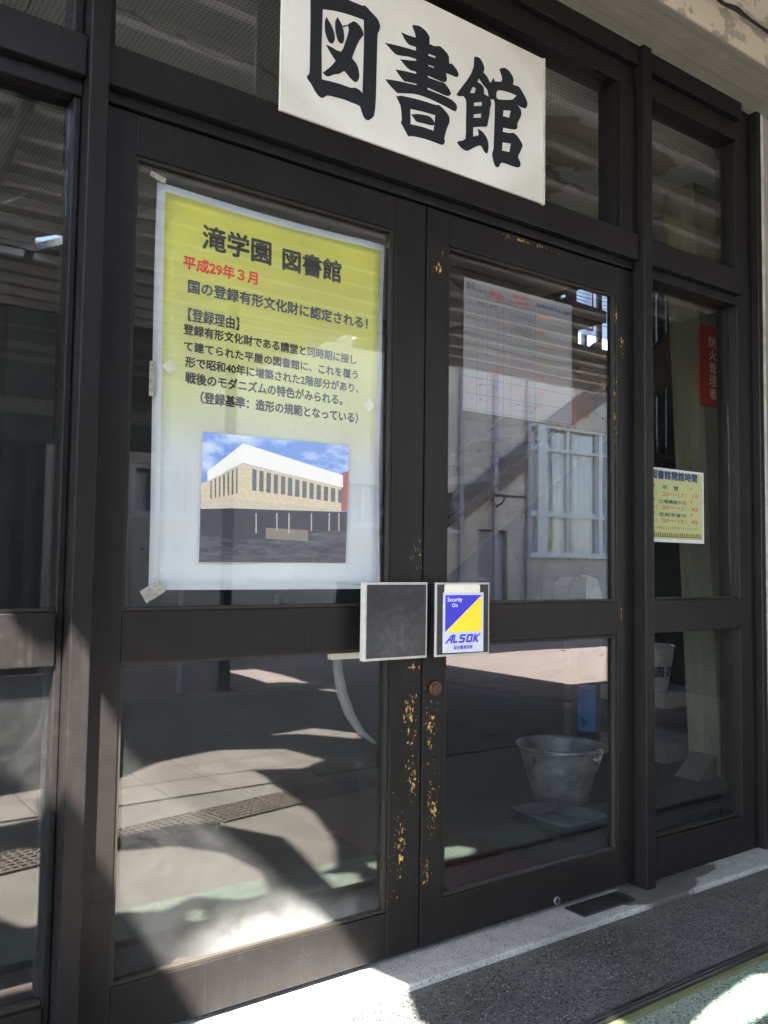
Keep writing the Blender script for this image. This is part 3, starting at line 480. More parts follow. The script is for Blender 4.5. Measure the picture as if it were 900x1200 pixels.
def window(x0, x1, z0, z1, cols, rows):
    f = B(); y0, y1 = -9.14, -9.03
    f.box(x0, x1, y0, y1, z0, z0+.05); f.box(x0, x1, y0, y1, z1-.05, z1); f.box(x0, x0+.06, y0+.002, y1-.002, z0+.05, z1-.05); f.box(x1-.06, x1, y0+.002, y1-.002, z0+.05, z1-.05)
    for c, wd in cols: f.box(c-wd, c+wd, y0+.004, y1+.02 if wd > .04 else y1-.02, z0+.05, z1-.05)
    for r, wd in rows: f.box(x0+.06, x1-.06, y0+.006, y1-.01, r-wd, r+wd)
    wn = f.done('window', 'alu_frame', op)
    bx('sill', 'alu_frame', wn, x0-.05, x1+.05, -9.04, -8.95, z0-.05, z0-.002)
    bx('pane', 'far_glass', wn, x0+.06, x1-.06, -9.10, -9.094, z0+.05, z1-.05)
    cu = B(); n = int((x1-x0)/.05); z = [(z0+.06, z1-.1)]
    vs = [[cu.bm.verts.new((x0+.07+(x1-x0-.14)*i/n, -9.145+.02*math.sin(i*1.9)+.01*math.sin(i*.7), zz)) for i in range(n+1)] for zz in z[0]]
    gaps = set(range(int(n*.30), int(n*.36))) | set(range(int(n*.58), int(n*.62)))
    for i in range(n):
        if i not in gaps: cu.bm.faces.new((vs[0][i], vs[0][i+1], vs[1][i+1], vs[1][i]))
    cu.done('curtain', 'curtain', wn)
window(11.07, 13.24, 1.31, 3.68, [(11.42, .10), (12.16, .03), (13.02, .05)], [(3.24, .03), (2.06, .05)])
window(13.9, 16.1, 1.31, 3.68, [(14.25, .10), (15.0, .03), (15.85, .05)], [(3.24, .03), (2.06, .05)])
window(9.10, 9.45, 1.68, 2.36, [], []); window(3.90, 4.62, 1.72, 2.38, [(4.26, .02)], []); window(7.2, 7.9, 1.7, 2.4, [(7.55, .02)], [])
dr = bx('door', 'grey_door', op, 9.91, 10.54, -9.14, -9.08, G, 1.70, .003)
bx('handle', 'alu_frame', dr, 9.97, 10.10, -9.08, -9.03, .86, .89, .004); bx('frame', 'dark_fascia', dr, 9.895, 10.555, -9.16, -9.142, G, 1.715)
for j in range(4): bx('louvre', 'dark_fascia', dr, 10.25, 10.48, -9.08, -9.065, .22+j*.045, .24+j*.045)
B().prism([(9.30,-8.995,2.20),(9.30,-8.995,1.72),(11.03,-8.995,2.86),(11.03,-8.995,3.38)], (0,.06,0)).done('shadow_band', 'wall_shadow', op)  # brown strip standing in for the diagonal shadow on the wall
B().prism([(11.45,-8.995,3.72),(12.15,-8.995,3.72),(13.6,-8.995,4.60),(13.6,-8.995,4.88),(13.2,-8.995,4.88)], (0,.06,0)).done('shadow_band', 'wall_shadow', op)  # upper piece of the same shadow strip, above the window
lp = B(); lp.tube([(10.25, -8.99, 2.10), (10.25, -8.8, 2.18), (10.25, -8.7, 2.30)], .018, 8); lp.box(9.98, 10.68, -8.72, -8.68, 2.27, 2.31); lp.tube([(9.98, -8.7, 2.3), (10.0, -8.85, 2.15), (10.05, -8.98, 2.05)], .008, 6)
lp.done('lamp_bracket', 'dark_fascia', op)
bx('parapet', 'far_concrete', op, -5.1, 20.1, -9.5, -8.9, 4.9, 5.0)

# ================================================================ THE ENTRANCE
ent = thing('entrance_frame', (1.9, 0, 0), 'dark brown painted frame of mullions and transoms holding the side windows', 'window frame')
def fr(name, x0, x1, y0, y1, z0, z1, bev=.003, m='dark_paint'): return bx(name, m, ent, x0, x1, y0, y1, z0, z1, bev)
fr('mullion', .560, .605, -.052, .095, -.004, 3.003); fr('mullion', 2.530, 2.576, -.052, .095, -.004, 3.003, m='worn_paint'); fr('mullion', -.62, -.575, -.052, .095, -.004, 3.003)
# top rails
for a, c in ((.607, 2.528), (2.578, 3.177), (-.573, .558)):
    fr('top_rail', a, c, -.036, .09, 2.93, 3.002); fr('top_rail', a, c, -.012, .088, 2.852, 2.929)
    fr('transom_bar', a, c, -.034, .09, 2.205, 2.300, m='worn_paint' if a == .607 else 'dark_paint'); fr('transom_bar', a, c, -.008, .088, 2.166 if a != .607 else 2.176, 2.204)
fr('corner_post', 3.178, 3.282, -.004, .09, -.004, 3.001); fr('corner_post', 3.284, 3.314, -.036, .09, -.004, 3.003)
for a, c in ((2.578, 3.177), (-.573, .541)):
    fr('mid_rail', a, c, -.006, .07, .866, .984); fr('bottom_rail', a, c, -.006, .07, -.003, .136)
    fr('glazing_bead', a, c, .008, .028, .985, .993, .001, 'old_putty'); fr('glazing_bead', a, c, .008, .028, .137, .146, .001, 'old_putty')
fr('jamb', .542, .558, .001, .085, .0, 2.165); fr('jamb', .536, .558, .001, .085, 2.301, 2.851); fr('jamb', 2.442, 2.528, -.02, .085, 2.301, 2.851); fr('jamb', .607, .625, -.02, .085, 2.301, 2.851)
fr('jamb', 2.436, 2.441, -.006, .08, 2.301, 2.851, .001)
fr('jamb', 3.172, 3.1775, .0, .08, .136, 2.85, .001)
def pane(name, x0, x1, z0, z1, y, parent, m='glass'):
    return bx(name, m, parent, x0, x1, y, y+.004, z0, z1)
pane('glass_pane', .608, 2.44, 2.302, 2.85, .030, ent); pane('glass_pane', 2.579, 3.17, 2.302, 2.85, .030, ent); pane('glass_pane', -.57, .534, 2.302, 2.85, .030, ent)
pane('glass_pane', 2.579, 3.17, .985, 2.165, .030, ent); pane('glass_pane', 2.579, 3.17, .137, .865, .030, ent)
pane('glass_pane', -.57, .541, .985, 2.165, .030, ent); pane('glass_pane', -.57, .541, .137, .865, .030, ent, 'dusty_glint_glass')

def door(x0, x1, g0, g1, label, up_m, low_m):
    t = thing('glazed_door', (x0, 0, 0), label, 'door', 'pair of library entrance doors')
    bx('stile', 'worn_paint', t, x0, g0, 0, .045, .012, 2.172, .003); bx('stile', 'worn_paint', t, g1, x1, 0, .045, .012, 2.172, .003)
    for n, a, c in (('top_rail', 2.072, 2.171), ('mid_rail', .866, .983), ('bottom_rail', .013, .135)): bx(n, 'worn_paint', t, g0+.0005, g1-.0005, .0015, .044, a, c, .0025)
    for z0, z1 in ((.983, 2.072), (.135, .866)):
        bx('glazing_bead', 'old_putty', t, g0+.0008, g0+.009, .006, .020, z0+.001, z1-.001, .001); bx('glazing_bead', 'old_putty', t, g1-.012, g1-.0008, .006, .020, z0+.001, z1-.001, .001)
        bx('glazing_bead', 'old_putty', t, g0+.010, g1-.013, .006, .0195, z0+.0005, z0+.009, .001); bx('glazing_bead', 'old_putty', t, g0+.010, g1-.013, .006, .0195, z1-.009, z1-.0005, .001)
    pane('glass_pane', g0+.002, g1-.002, .985, 2.070, .0205, t, up_m); pane('glass_pane', g0+.002, g1-.002, .137, .864, .0205, t, low_m)
    return t
dl = door(.608, 1.5735, .690, 1.462, 'left door of the pair, dark brown wood, yellow poster behind its glass', 'glass', 'dusty_glint_glass')
drr = door(1.5785, 2.5265, 1.664, 2.440, 'right door of the pair, dark brown wood, security card on its push plate', 'glass', 'glass')
# push plates
bx('standoff', 'black_metal', dl, 1.40, 1.54, -.039, -.001, .86, 1.03)
pp = bx('push_plate', 'plate_edge', dl, 1.330, 1.546, -.060, -.040, .8395, 1.0515, .002); bx('plate_face', 'plate_black', pp, 1.337, 1.540, -.0612, -.0605, .8465, 1.0450)
pp = bx('push_plate', 'plate_edge', drr, 1.5755, 1.782, -.0605, -.055, .8395, 1.0505, .001); bx('plate_face', 'plate_black', pp, 1.581, 1.777, -.0616, -.0609, .845, 1.045)
bx('standoff', 'black_metal', drr, 1.578, 1.776, -.0545, -.001, .843, 1.047)
# lock cylinder and round plug
b = B(); 
for r, y0, y1 in ((.021, -.010, -.001), (.014, -.016, -.010)):
    b.tube([(1.622, y0, .742), (1.622, y1, .742)], r, 20)
lk = b.done('lock', 'brass', drr); bx('keyhole', 'black_metal', lk, 1.6205, 1.6235, -.0168, -.0161, .735, .749)
b = B(); b.tube([(2.135, -.006, .030), (2.135, -.001, .030)], .0125, 20); pl = b.done('floor_bolt', 'steel', drr)
b = B(); b.tube([(2.135, -.0066, .030), (2.135, -.0061, .030)], .0085, 16); b.done('bolt_hole', 'black_metal', pl)
bx('strike_block', 'cream', dl, 1.30, 1.40, .050, .075, .835, .862, .002)
# pull strap inside the left door
pts = [(1.335, .085, .865), (1.342, .085, .80), (1.358, .085, .735), (1.385, .085, .675), (1.42, .085, .625), (1.47, .085, .585)]
b = B(); wd = [.010, .014, .017, .017, .013, .006]
L = [b.bm.verts.new((x-wd[i], y, z)) for i, (x, y, z) in enumerate(pts)]; R_ = [b.bm.verts.new((x+wd[i]*.6, y-.012, z)) for i, (x, y, z) in enumerate(pts)]
L2 = [b.bm.verts.new((x-wd[i], y+.004, z)) for i, (x, y, z) in enumerate(pts)]; R2 = [b.bm.verts.new((x+wd[i]*.6, y-.008, z)) for i, (x, y, z) in enumerate(pts)]
for i in range(5):
    for q in ((L[i], R_[i], R_[i+1], L[i+1]), (L2[i], L2[i+1], R2[i+1], R2[i]), (L[i], L[i+1], L2[i+1], L2[i]), (R_[i], R2[i], R2[i+1], R_[i+1])): b.bm.faces.new(q).smooth = True
b.done('pull_strap', 'strap', dl)

# security card on the right push plate
cd = thing('security_card', (1.68, -.062, .93), 'blue and yellow security card on the black push plate of the right door', 'security card')
drawing('back_card', [[(1.606, 1.022), (1.742, 1.022), (1.742, 1.0415), (1.738, 1.0455), (1.610, 1.0455), (1.606, 1.0415)]], -.0626, 'cream', cd)
drawing('card_base', [[(1.6005, 1.0225), (1.7560, 1.0215), (1.7560, .8480), (1.6005, .8495)]], -.0634, 'card_silver', cd)
drawing('print_triangle', [[(1.609, 1.0145), (1.748, 1.0145), (1.609, .9095)]], -.0640, 'card_blue', cd, .0002)
drawing('print_triangle', [[(1.748, 1.0120), (1.748, .9085), (1.6125, .9085)]], -.0640, 'card_yellow', cd, .0002)
text('lettering', 'Security', (1.6165, 1.672, .9925, 1.0080), -.0645, 'print_white', cd, .015); text('lettering', 'On', (1.6335, 1.6545, .9800, .9908), -.0645, 'print_white', cd, .015)
text('lettering', '綜合警備保障', (1.642, 1.713, .8575, .8690), -.0642, 'card_blue', cd, .02)
# the ALSOK word mark, drawn letter by letter (slanted, rounded)
def mark(poly, x0, w_, z0=.8765, h=.0245, sh=.30): return [(x0 + (px + sh*py)*w_, z0+py*h) for px, py in poly]
A_ = [(-.10,0),(.50,.86),(.62,1.0),(.92,1.0),(.92,0),(.68,0),(.68,.30),(.38,.30),(.18,0)]; A_h = [(.50,.48),(.68,.48),(.68,.78)]
L_ = [(0,.0),(0,1),(.27,1),(.27,.24),(.82,.24),(.82,0)]
S_ = [(0,0),(0,.22),(.66,.22),(.66,.40),(.14,.40),(.02,.52),(.02,.88),(.14,1),(.95,1),(.95,.78),(.29,.78),(.29,.62),(.82,.62),(.93,.50),(.93,.12),(.81,0)]
O_ = [(.14,0),(.02,.12),(.02,.88),(.14,1),(.86,1),(.98,.88),(.98,.12),(.86,0)]; O_h = [(.30,.24),(.70,.24),(.70,.76),(.30,.76)]
K_ = [(0,0),(0,1),(.26,1),(.26,.66),(.72,1),(1.05,1),(.50,.52),(.95,0),(.62,0),(.26,.38),(.26,0)]
W_ = .0245
for i_, gl_ in enumerate(([mark(A_, 1.6100, W_*1.10), mark(A_h, 1.6100, W_*1.10)], [mark(L_, 1.6375, W_*.80)], [mark(S_, 1.6590, W_*.96)], [mark(O_, 1.6860, W_*.98), mark(O_h, 1.6860, W_*.98)], [mark(K_, 1.7130, W_*1.0)])):
    drawing('lettering', gl_, -.0642-i_*.00002, 'card_blue', cd, .0002)

# ---------------------------------------------------------------- sign over the doors
sg = thing('library_sign', (1.535, -.04, 2.28), 'white board with bold black brush characters above the doors', 'sign')
bx('board', 'sign_board', sg, 1.050, 2.022, -.0445, -.036, 2.280, 2.767, .0015)
drawing('characters', SIGN, -.0452, 'ink', sg, .0004, True)
b = B(); b.box(2.0225, 2.030, -.046, -.030, 2.278, 2.770, .001); b.done('edge_trim', 'caulk', sg)

# ---------------------------------------------------------------- poster behind the left door's glass
def wave(x, z):
    """how the paper stands off the glass (metres, towards the room)"""
    e = max(0, (x-1.36)/.09); e2 = max(0, (.80-x)/.05); lo = max(0, (1.40-z)/.37)
    return .004 + .003*math.sin(x*7+z*3) + .010*e*e*(.4+.6*math.sin((z-1.03)*5.2)**2) + .006*e2*abs(math.sin((z-1.0)*3.1)) + .004*lo*math.sin(x*9)
PO = thing('poster', (1.1, .04, 1.03), 'yellow and white library poster with a photograph, behind the left door glass', 'poster')
def pgrid(nx, nz, x0, x1, z0, z1, off, name, mat, parent, warp=True):
    b = B(); V = []
    for j in range(nz+1):
        z = z0+(z1-z0)*j/nz; row = []
        for i in range(nx+1):
            u = i/nx; x = x0+(x1-x0)*u
            if warp:
                x += .011*math.sin((z-1.03)*math.pi*1.0)*(-.7 if u > .5 else .0)*abs(2*u-1) + (.006*math.cos((z-1.03)*3.2)*(1-2*u) if u < .5 else 0)
            zz = z + (.006*math.sin(u*math.pi)*(-1) if j == nz and warp else 0)
            row.append(b.bm.verts.new((x, .0275+wave(x, z)+off, zz)))
        V.append(row)
    for j in range(nz):
        for i in range(nx): b.bm.faces.new((V[j][i], V[j][i+1], V[j+1][i+1], V[j+1][i])).smooth = True
    r = bmesh.ops.solidify(b.bm, geom=b.bm.faces[:], thickness=-.0004)
    return b.done(name, mat, parent)
pgrid(24, 34, .760, 1.452, 1.031, 2.034, .0010, 'paper', 'white_paper', PO)
pgrid(22, 32, .782, 1.436, 1.045, 2.014, -.0002, 'printed_field', 'poster_print', PO)
py = .0265
def fw_(x, z): return wave(x, z)
for i, (t, r) in enumerate(POSTER_LINES):
    m = 'print_black' if i in (0, 1) or i > 4 else ('print_red' if i == 2 else 'print_navy')
    text('text_line', t, r, py, m, PO, .034 if i < 2 else (.035 if i in (2, 3) else .035), fn=fw_)
ph = None
order = ['sky', 'ground', 'under', 'body', 'slab', 'brick', 'gwall'] + [k_ for k_ in PHOTO if k_.startswith(('win', 'side'))] + [k_ for k_ in PHOTO if k_.startswith('post')] + ['fascia']
pm = {'sky': 'p_sky', 'cloud1': 'p_cloud', 'cloud2': 'p_cloud', 'ground': 'p_ground', 'under': 'p_under', 'body': 'p_beige', 'slab': 'p_slab', 'brick': 'p_brick', 'gwall': 'p_wall', 'curb': 'p_slab', 'fascia': 'p_white'}
PHOTO['gwall'] = [(1.072,1.192),(1.20,1.190),(1.20,1.160),(1.072,1.163)]
bmx = B(); mats = []
for i, k_ in enumerate(order):
    mname = pm.get(k_) or ('p_glass' if k_.startswith('win') else 'p_post' if k_.startswith('post') else 'p_glass')
    me = curve_mesh([PHOTO[k_]], 0); me.transform(Matrix.Translation((0, py - .0002 - i*.00003, 0)) @ UPR)
    for v in me.vertices: v.co.y += wave(1.1, 1.25)-.0026
    if mname not in mats: mats.append(mname)
    n0 = len(bmx.bm.faces); bmx.bm.from_mesh(me); bmx.bm.faces.ensure_lookup_table()
    for f in bmx.bm.faces[n0:]: f.material_index = mats.index(mname)
bmx.done('printed_photo', mats, PO, False)
# tape at the corners
tp = [(.735, .775, 2.035, 2.050, .25), (1.452, 1.474, 2.02, 2.05, .3), (.745, .80, 1.012, 1.045, -.55), (.748, .762, 1.50, 1.585, 0)]
for x0, x1, z0, z1, a in tp:
    Mx = Matrix.Translation(((x0+x1)/2, 0, (z0+z1)/2)) @ Matrix.Rotation(a, 4, 'Y') @ Matrix.Translation((-(x0+x1)/2, 0, -(z0+z1)/2))
    B().box(x0, x1, .0252, .0258, z0, z1, M4=Mx).done('tape', 'tape', PO)
for x, z in ((.800, 1.578), (1.394, 1.553)):
    Mx = Matrix.Translation((x, 0, z)) @ Matrix.Rotation(.8, 4, 'Y') @ Matrix.Translation((-x, 0, -z))
    B().box(x-.015, x+.015, .0262, .0268, z-.015, z+.015, M4=Mx).done('tape', 'poster_tape', PO)

# ---------------------------------------------------------------- opening hours notice behind the right side pane
no = thing('opening_hours_notice', (2.79, .036, 1.2), 'pale yellow opening hours notice in the right side window', 'notice')
bx('paper', 'white_paper', no, 2.583, 3.000, .0352, .0356, 1.198, 1.476); bx('printed_field', 'note_yellow', no, 2.592, 2.990, .0349, .0351, 1.211, 1.468)
for i, (t, r) in enumerate(NOTICE_LINES):
    m = 'note_blue' if i == 0 else 'note_green' if i in (1, 3, 5) else 'note_orange' if i in (2, 4, 6) else 'note_olive'
    text('text_line', t, tuple(v*1.0 for v in r), .0346, m, no, .045 if i == 0 else (.03 if i < 7 else 0))
b = B()
for i in range(34):
    x = 2.60+i*.0112; b.box(x, x+.006, .0343, .0346, 1.2205, 1.232+(i % 3)*.0015)
b.box(2.60, 2.98, .0344, .0346, 1.2175, 1.2205); b.done('printed_border', 'note_olive', no)
b = B()
for z in (1.408, 1.356, 1.308):
    for x in (2.688, 2.915): b.box(x, x+.006, .0343, .0346, z-.005, z+.005)
b.done('printed_mark', 'note_orange', no)

# ================================================================ INSIDE
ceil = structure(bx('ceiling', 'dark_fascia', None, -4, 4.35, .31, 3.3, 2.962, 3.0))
cm = None
for i in range(9):
    for j in range(4):
        x0, y0 = -3.9+i*.91, .315+j*.74
        if cm is None:
            o = B().box(-.452, .452, -.367, .367, -.006, .006, .0015).done('ceiling_panel', 'perforated'); cm = o.data
        else: o = bpy.data.objects.new('ceiling_panel', cm); col.objects.link(o)
        o.parent = ceil; o.location = (x0+.455, y0+.37, 2.953+random.uniform(-.0007, .0007))
bx('ceiling_edge_panel', 'perforated', ceil, -4, 4.35, .091, .313, 2.948, 2.958)
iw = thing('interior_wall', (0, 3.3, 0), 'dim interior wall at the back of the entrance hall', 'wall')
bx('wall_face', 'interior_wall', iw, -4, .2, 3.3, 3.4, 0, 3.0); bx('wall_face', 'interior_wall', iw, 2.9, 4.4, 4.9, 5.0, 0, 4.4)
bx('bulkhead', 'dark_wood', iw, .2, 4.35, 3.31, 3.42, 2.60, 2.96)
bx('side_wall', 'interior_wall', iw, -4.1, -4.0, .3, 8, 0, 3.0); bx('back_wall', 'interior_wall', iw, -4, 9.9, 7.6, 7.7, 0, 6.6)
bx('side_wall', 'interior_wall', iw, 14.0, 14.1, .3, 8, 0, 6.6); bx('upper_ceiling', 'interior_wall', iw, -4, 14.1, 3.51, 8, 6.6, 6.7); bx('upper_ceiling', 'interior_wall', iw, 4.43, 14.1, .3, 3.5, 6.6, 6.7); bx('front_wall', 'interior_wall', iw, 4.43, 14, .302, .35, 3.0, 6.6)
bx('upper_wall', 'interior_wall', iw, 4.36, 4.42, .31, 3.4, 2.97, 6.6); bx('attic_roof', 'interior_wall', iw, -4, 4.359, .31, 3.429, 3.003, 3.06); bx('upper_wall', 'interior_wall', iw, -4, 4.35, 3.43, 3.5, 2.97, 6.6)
bx('apron_wall', 'interior_wall', iw, 9.9, 14, 7.6, 7.7, 0, 3.2); bx('apron_wall', 'interior_wall', iw, 9.9, 14, 7.6, 7.7, 6.3, 6.6)
# hall window at the far end (daylight from the north)
hw = thing('stair_window', (11.5, 7.65, 3), 'bright window behind the stair balusters at the far end', 'window')
for x in (9.91, 10.9, 11.9, 12.9, 13.92): bx('mullion', 'dark_wood', hw, x, x+.07, 7.6, 7.68, 3.2, 6.3)
for z in (3.2, 4.7, 6.24): bx('rail', 'dark_wood', hw, 9.98, 13.9, 7.605, 7.675, z+.001, z+.06)
bx('pane', 'far_glass', hw, 9.92, 13.98, 7.64, 7.645, 3.2, 6.3)
k = NT('dimming_translucent'); tl_ = k.n('ShaderNodeBsdfTranslucent'); tl_.inputs[0].default_value = (.16,.17,.17,1); k.l(tl_.outputs[0], k.t.nodes['Material Output'].inputs[0]); M['dimming_translucent'] = k.m
for i in range(6): bx('dimming_strip', 'dimming_translucent', hw, 12.42+i*.26, 12.63+i*.26, 7.50, 7.51, 3.1, 6.35)  # translucent strips added to dim this part of the window
bx('dimming_sheet', 'dimming_translucent', hw, 12.40, 13.98, 7.53, 7.535, 3.1, 6.4)  # added sheet that dims the same stretch further
# tapering concrete pillar right behind the side window
pi = thing('concrete_pillar', (3.7, .55, 0), 'tapering concrete pillar just behind the right side window', 'pillar')
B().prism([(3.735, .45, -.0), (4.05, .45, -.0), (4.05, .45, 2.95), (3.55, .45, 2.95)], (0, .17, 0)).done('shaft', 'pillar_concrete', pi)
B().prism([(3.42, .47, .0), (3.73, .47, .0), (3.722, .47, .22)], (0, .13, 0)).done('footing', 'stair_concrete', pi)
rs = thing('red_sign', (3.72, .44, 2.05), 'dark red vertical sign with white characters on the concrete pillar', 'sign')
bx('plate', 'red_sheet', rs, 3.575, 3.86, .440, .446, 1.872, 2.262)
for i, ch in enumerate('防火管理者'):
    text('lettering', ch, (3.648, 3.706, 2.16-i*.062, 2.212-i*.062), .4392, 'cream', rs, .008)
# stair: stringer, treads, balusters
stp = thing('staircase', (4, 1.6, 0), 'indoor stair with a sloping brown stringer seen through the right door', 'staircase')
B().prism([(2.6, 1.6, 1.02), (2.6, 1.6, .78), (5.5, 1.6, 2.70), (5.5, 1.6, 3.06)], (0, .08, 0)).done('stringer', 'brown_wood', stp)
B().prism([(2.62, 2.75, .90), (2.62, 2.75, .72), (5.6, 2.75, 2.72), (5.6, 2.75, 2.98)], (0, .08, 0)).done('stringer', 'dark_wood', stp)
tm = None
for i in range(9):
    o = bx('tread', 'dark_wood', stp, 2.75+i*.30, 3.08+i*.30, 1.685, 2.745, 1.02+i*.20, 1.075+i*.20)
for i in range(7):
    x = 4.55+i*.13; bx('baluster', 'dark_wood', stp, x, x+.035, 2.86, 2.90, 1.6+i*.085, 3.1+i*.085)
# upper flight seen from below
B().prism([(2.95, 1.75, 2.93), (2.95, 1.75, 2.62), (3.22, 1.75, 2.78), (4.2, 1.75, 2.35), (4.2, 1.75, 2.62), (3.4, 1.75, 2.95)], (0, .12, 0)).done('upper_beam', 'dark_wood', stp)
for i, (x, z) in enumerate(((4.35, 2.80), (4.42, 2.50))):
    B().prism([(x, 2.0, z), (x+.42, 2.0, z+.02), (x+.42, 2.0, z+.10), (x, 2.0, z+.12)], (0, .30, 0)).done('upper_tread', 'dark_wood', stp)
# notices hung by the stair
KX = 2.12
def zk(z): return 1.1+(z-1.1)*KX
docs = [('notice_sheet', 4.80, 4.955, 3.02, 3.30, 'narrow white notice, leftmost of the papers by the stair', None),
        ('notice_sheet', 4.985, 5.245, 2.90, 3.32, 'white notice in an orange frame by the stair', 'orange'),
        ('notice_sheet', 5.30, 5.45, 2.90, 3.33, 'white notice with a green heading, rightmost by the stair', 'bluegreen')]
for n_, x0, x1, z0, z1, lb, ac in docs:
    x0, x1, z0, z1 = x0*KX, x1*KX, zk(z0), zk(z1)
    t = thing(n_, (x0, 7.55, z0), lb, 'notice', 'notices by the stair')
    bx('paper', 'thin_paper', t, x0, x1, 7.55, 7.553, z0, z1)
    if ac == 'orange':
        for q in ((x0+.02, x1-.06, z1-.13, z1-.09), (x0+.02, x1-.06, z0+.08, z0+.12), (x1-.10, x1-.06, z0+.12, z1-.13)): bx('coloured_frame', 'thin_orange', t, q[0], q[1], 7.545, 7.548, q[2], q[3])
    if ac == 'bluegreen': bx('heading', 'bluegreen', t, x0+.02, x1-.04, 7.545, 7.548, z1-.15, z1-.10)
    b = B()
    for i in range(9):
        z = z1-.22-i*.06
        if z > z0+.14: b.box(x0+.06, x0+.06+(x1-x0-.18)*random.uniform(.5, 1), 7.546, 7.548, z, z+.012)
    b.done('print', 'print_navy', t)
nb = thing('notice_rail', (10.6, 7.5, 5.0), 'dark uprights that hold the papers by the stair', 'rail')
for x in (4.757, 4.957, 5.250): bx('upright', 'dark_wood', nb, x*KX, (x+.043)*KX, 7.50, 7.56, zk(2.4), zk(3.5))
bx('backboard', 'dark_wood', nb, 4.3*KX, 4.755*KX, 7.51, 7.54, zk(2.6), zk(3.5))
# reading chart hung inside the right door
ch = thing('reading_chart', (2.0, .05, 1.25), 'large white handwritten chart hanging behind the right door glass', 'chart')
CX0, CX1, CZ0, CZ1, CY = 1.768, 2.262, 1.585, 2.010, .050
bx('paper', 'chart_paper', ch, CX0, CX1, CY, CY+.001, CZ0, CZ1)
b = B(); 
rows = [CZ1-.055-.052*i for i in range(8)]
for z in rows: b.box(CX0, CX1, CY-.0006, CY-.0002, z-.0008, z+.0008)
cols = [.055, .10, .145, .17, .205, .315]
for c_ in cols: b.box(CX0+c_-.0007, CX0+c_+.0007, CY-.0010, CY-.0007, CZ0, CZ1-.03)
b.done('ruled_lines', 'print_navy', ch)
def scribble(name, mat, x0, x1, z0, z1, n, h=.004, dens=.7):
    b = B(); dz = (z1-z0)/n
    for i in range(n):
        z = z1-(i+.5)*dz; x = x0
        while x < x1:
            w_ = random.uniform(.002, .006)
            if random.random() < dens:
                zz = z+random.uniform(-.001, .001); b.box(x, min(x+w_, x1), CY-.0016, CY-.0012, zz-h*random.uniform(.2, .5), zz+h*random.uniform(.2, .5))
            x += w_+random.uniform(.001, .003)
    o = b.done(name, mat, ch); o['kind'] = 'stuff'
pens = ['print_navy', 'note_green', 'print_red', 'print_black', 'note_blue']
flat('pen_purple', (.20,.05,.25), .7); flat('pen_red', (.55,.05,.04), .7)
text('handwriting', '書名', (CX0+.008, CX0+.045, CZ1-.034, CZ1-.010), CY-.0014, 'print_navy', ch, .01)
scribble('handwriting', 'note_blue', CX0+.062, CX0+.09, CZ1-.045, CZ1-.02, 1, .012); scribble('handwriting', 'pen_red', CX0+.105, CX0+.165, CZ1-.05, CZ1-.018, 2, .012)
scribble('handwriting', 'pen_red', CX0+.21, CX0+.29, CZ1-.05, CZ1-.012, 2, .012); scribble('handwriting', 'note_blue', CX0+.32, CX0+.485, CZ1-.045, CZ1-.018, 1, .016, .85)
cm_ = ['note_blue', 'print_black', 'note_green', 'pen_purple', 'pen_purple', 'pen_red', 'print_navy']
for i in range(7):
    z1 = rows[i]-.004; z0 = rows[i+1]+.004
    scribble('handwriting', cm_[i], CX0+.213, CX0+.305, z0+.006, z1, 5 if i < 4 else 2, .003, .8)
    for a, c_ in ((.006, .05), (.06, .095), (.105, .14), (.148, .166), (.175, .2)): scribble('handwriting', random.choice(cm_), CX0+a, CX0+c_, z0+.022, z1-.008, random.choice((1, 2)), .004, .55 if i < 6 else .25)
    b = B()
    for k_ in range((5, 3, 7, 6, 3, 3, 2)[i]):
        x = CX0+.324+k_*.013; b.box(x, x+.007, CY-.0016, CY-.0012, z1-.014, z1-.005)
    b.done('sticker', random.choice(['orange', 'pen_red', 'note_olive']), ch)
# orange-black things on the lower tread
tl = thing('tool_box', (3.9, 1.55, 2.0), 'small grey and orange toolbox behind the chart edge', 'toolbox')
B().prism([(3.93, 1.62, 2.27), (4.04, 1.62, 2.25), (4.06, 1.62, 2.12), (3.94, 1.62, 2.14)], (0, -.08, 0)).done('lid', 'galvanised', tl)
B().prism([(3.90, 1.60, 2.14), (4.07, 1.60, 2.11), (4.04, 1.60, 1.95), (3.92, 1.60, 1.97)], (0, -.09, 0)).done('body', 'orange', tl)
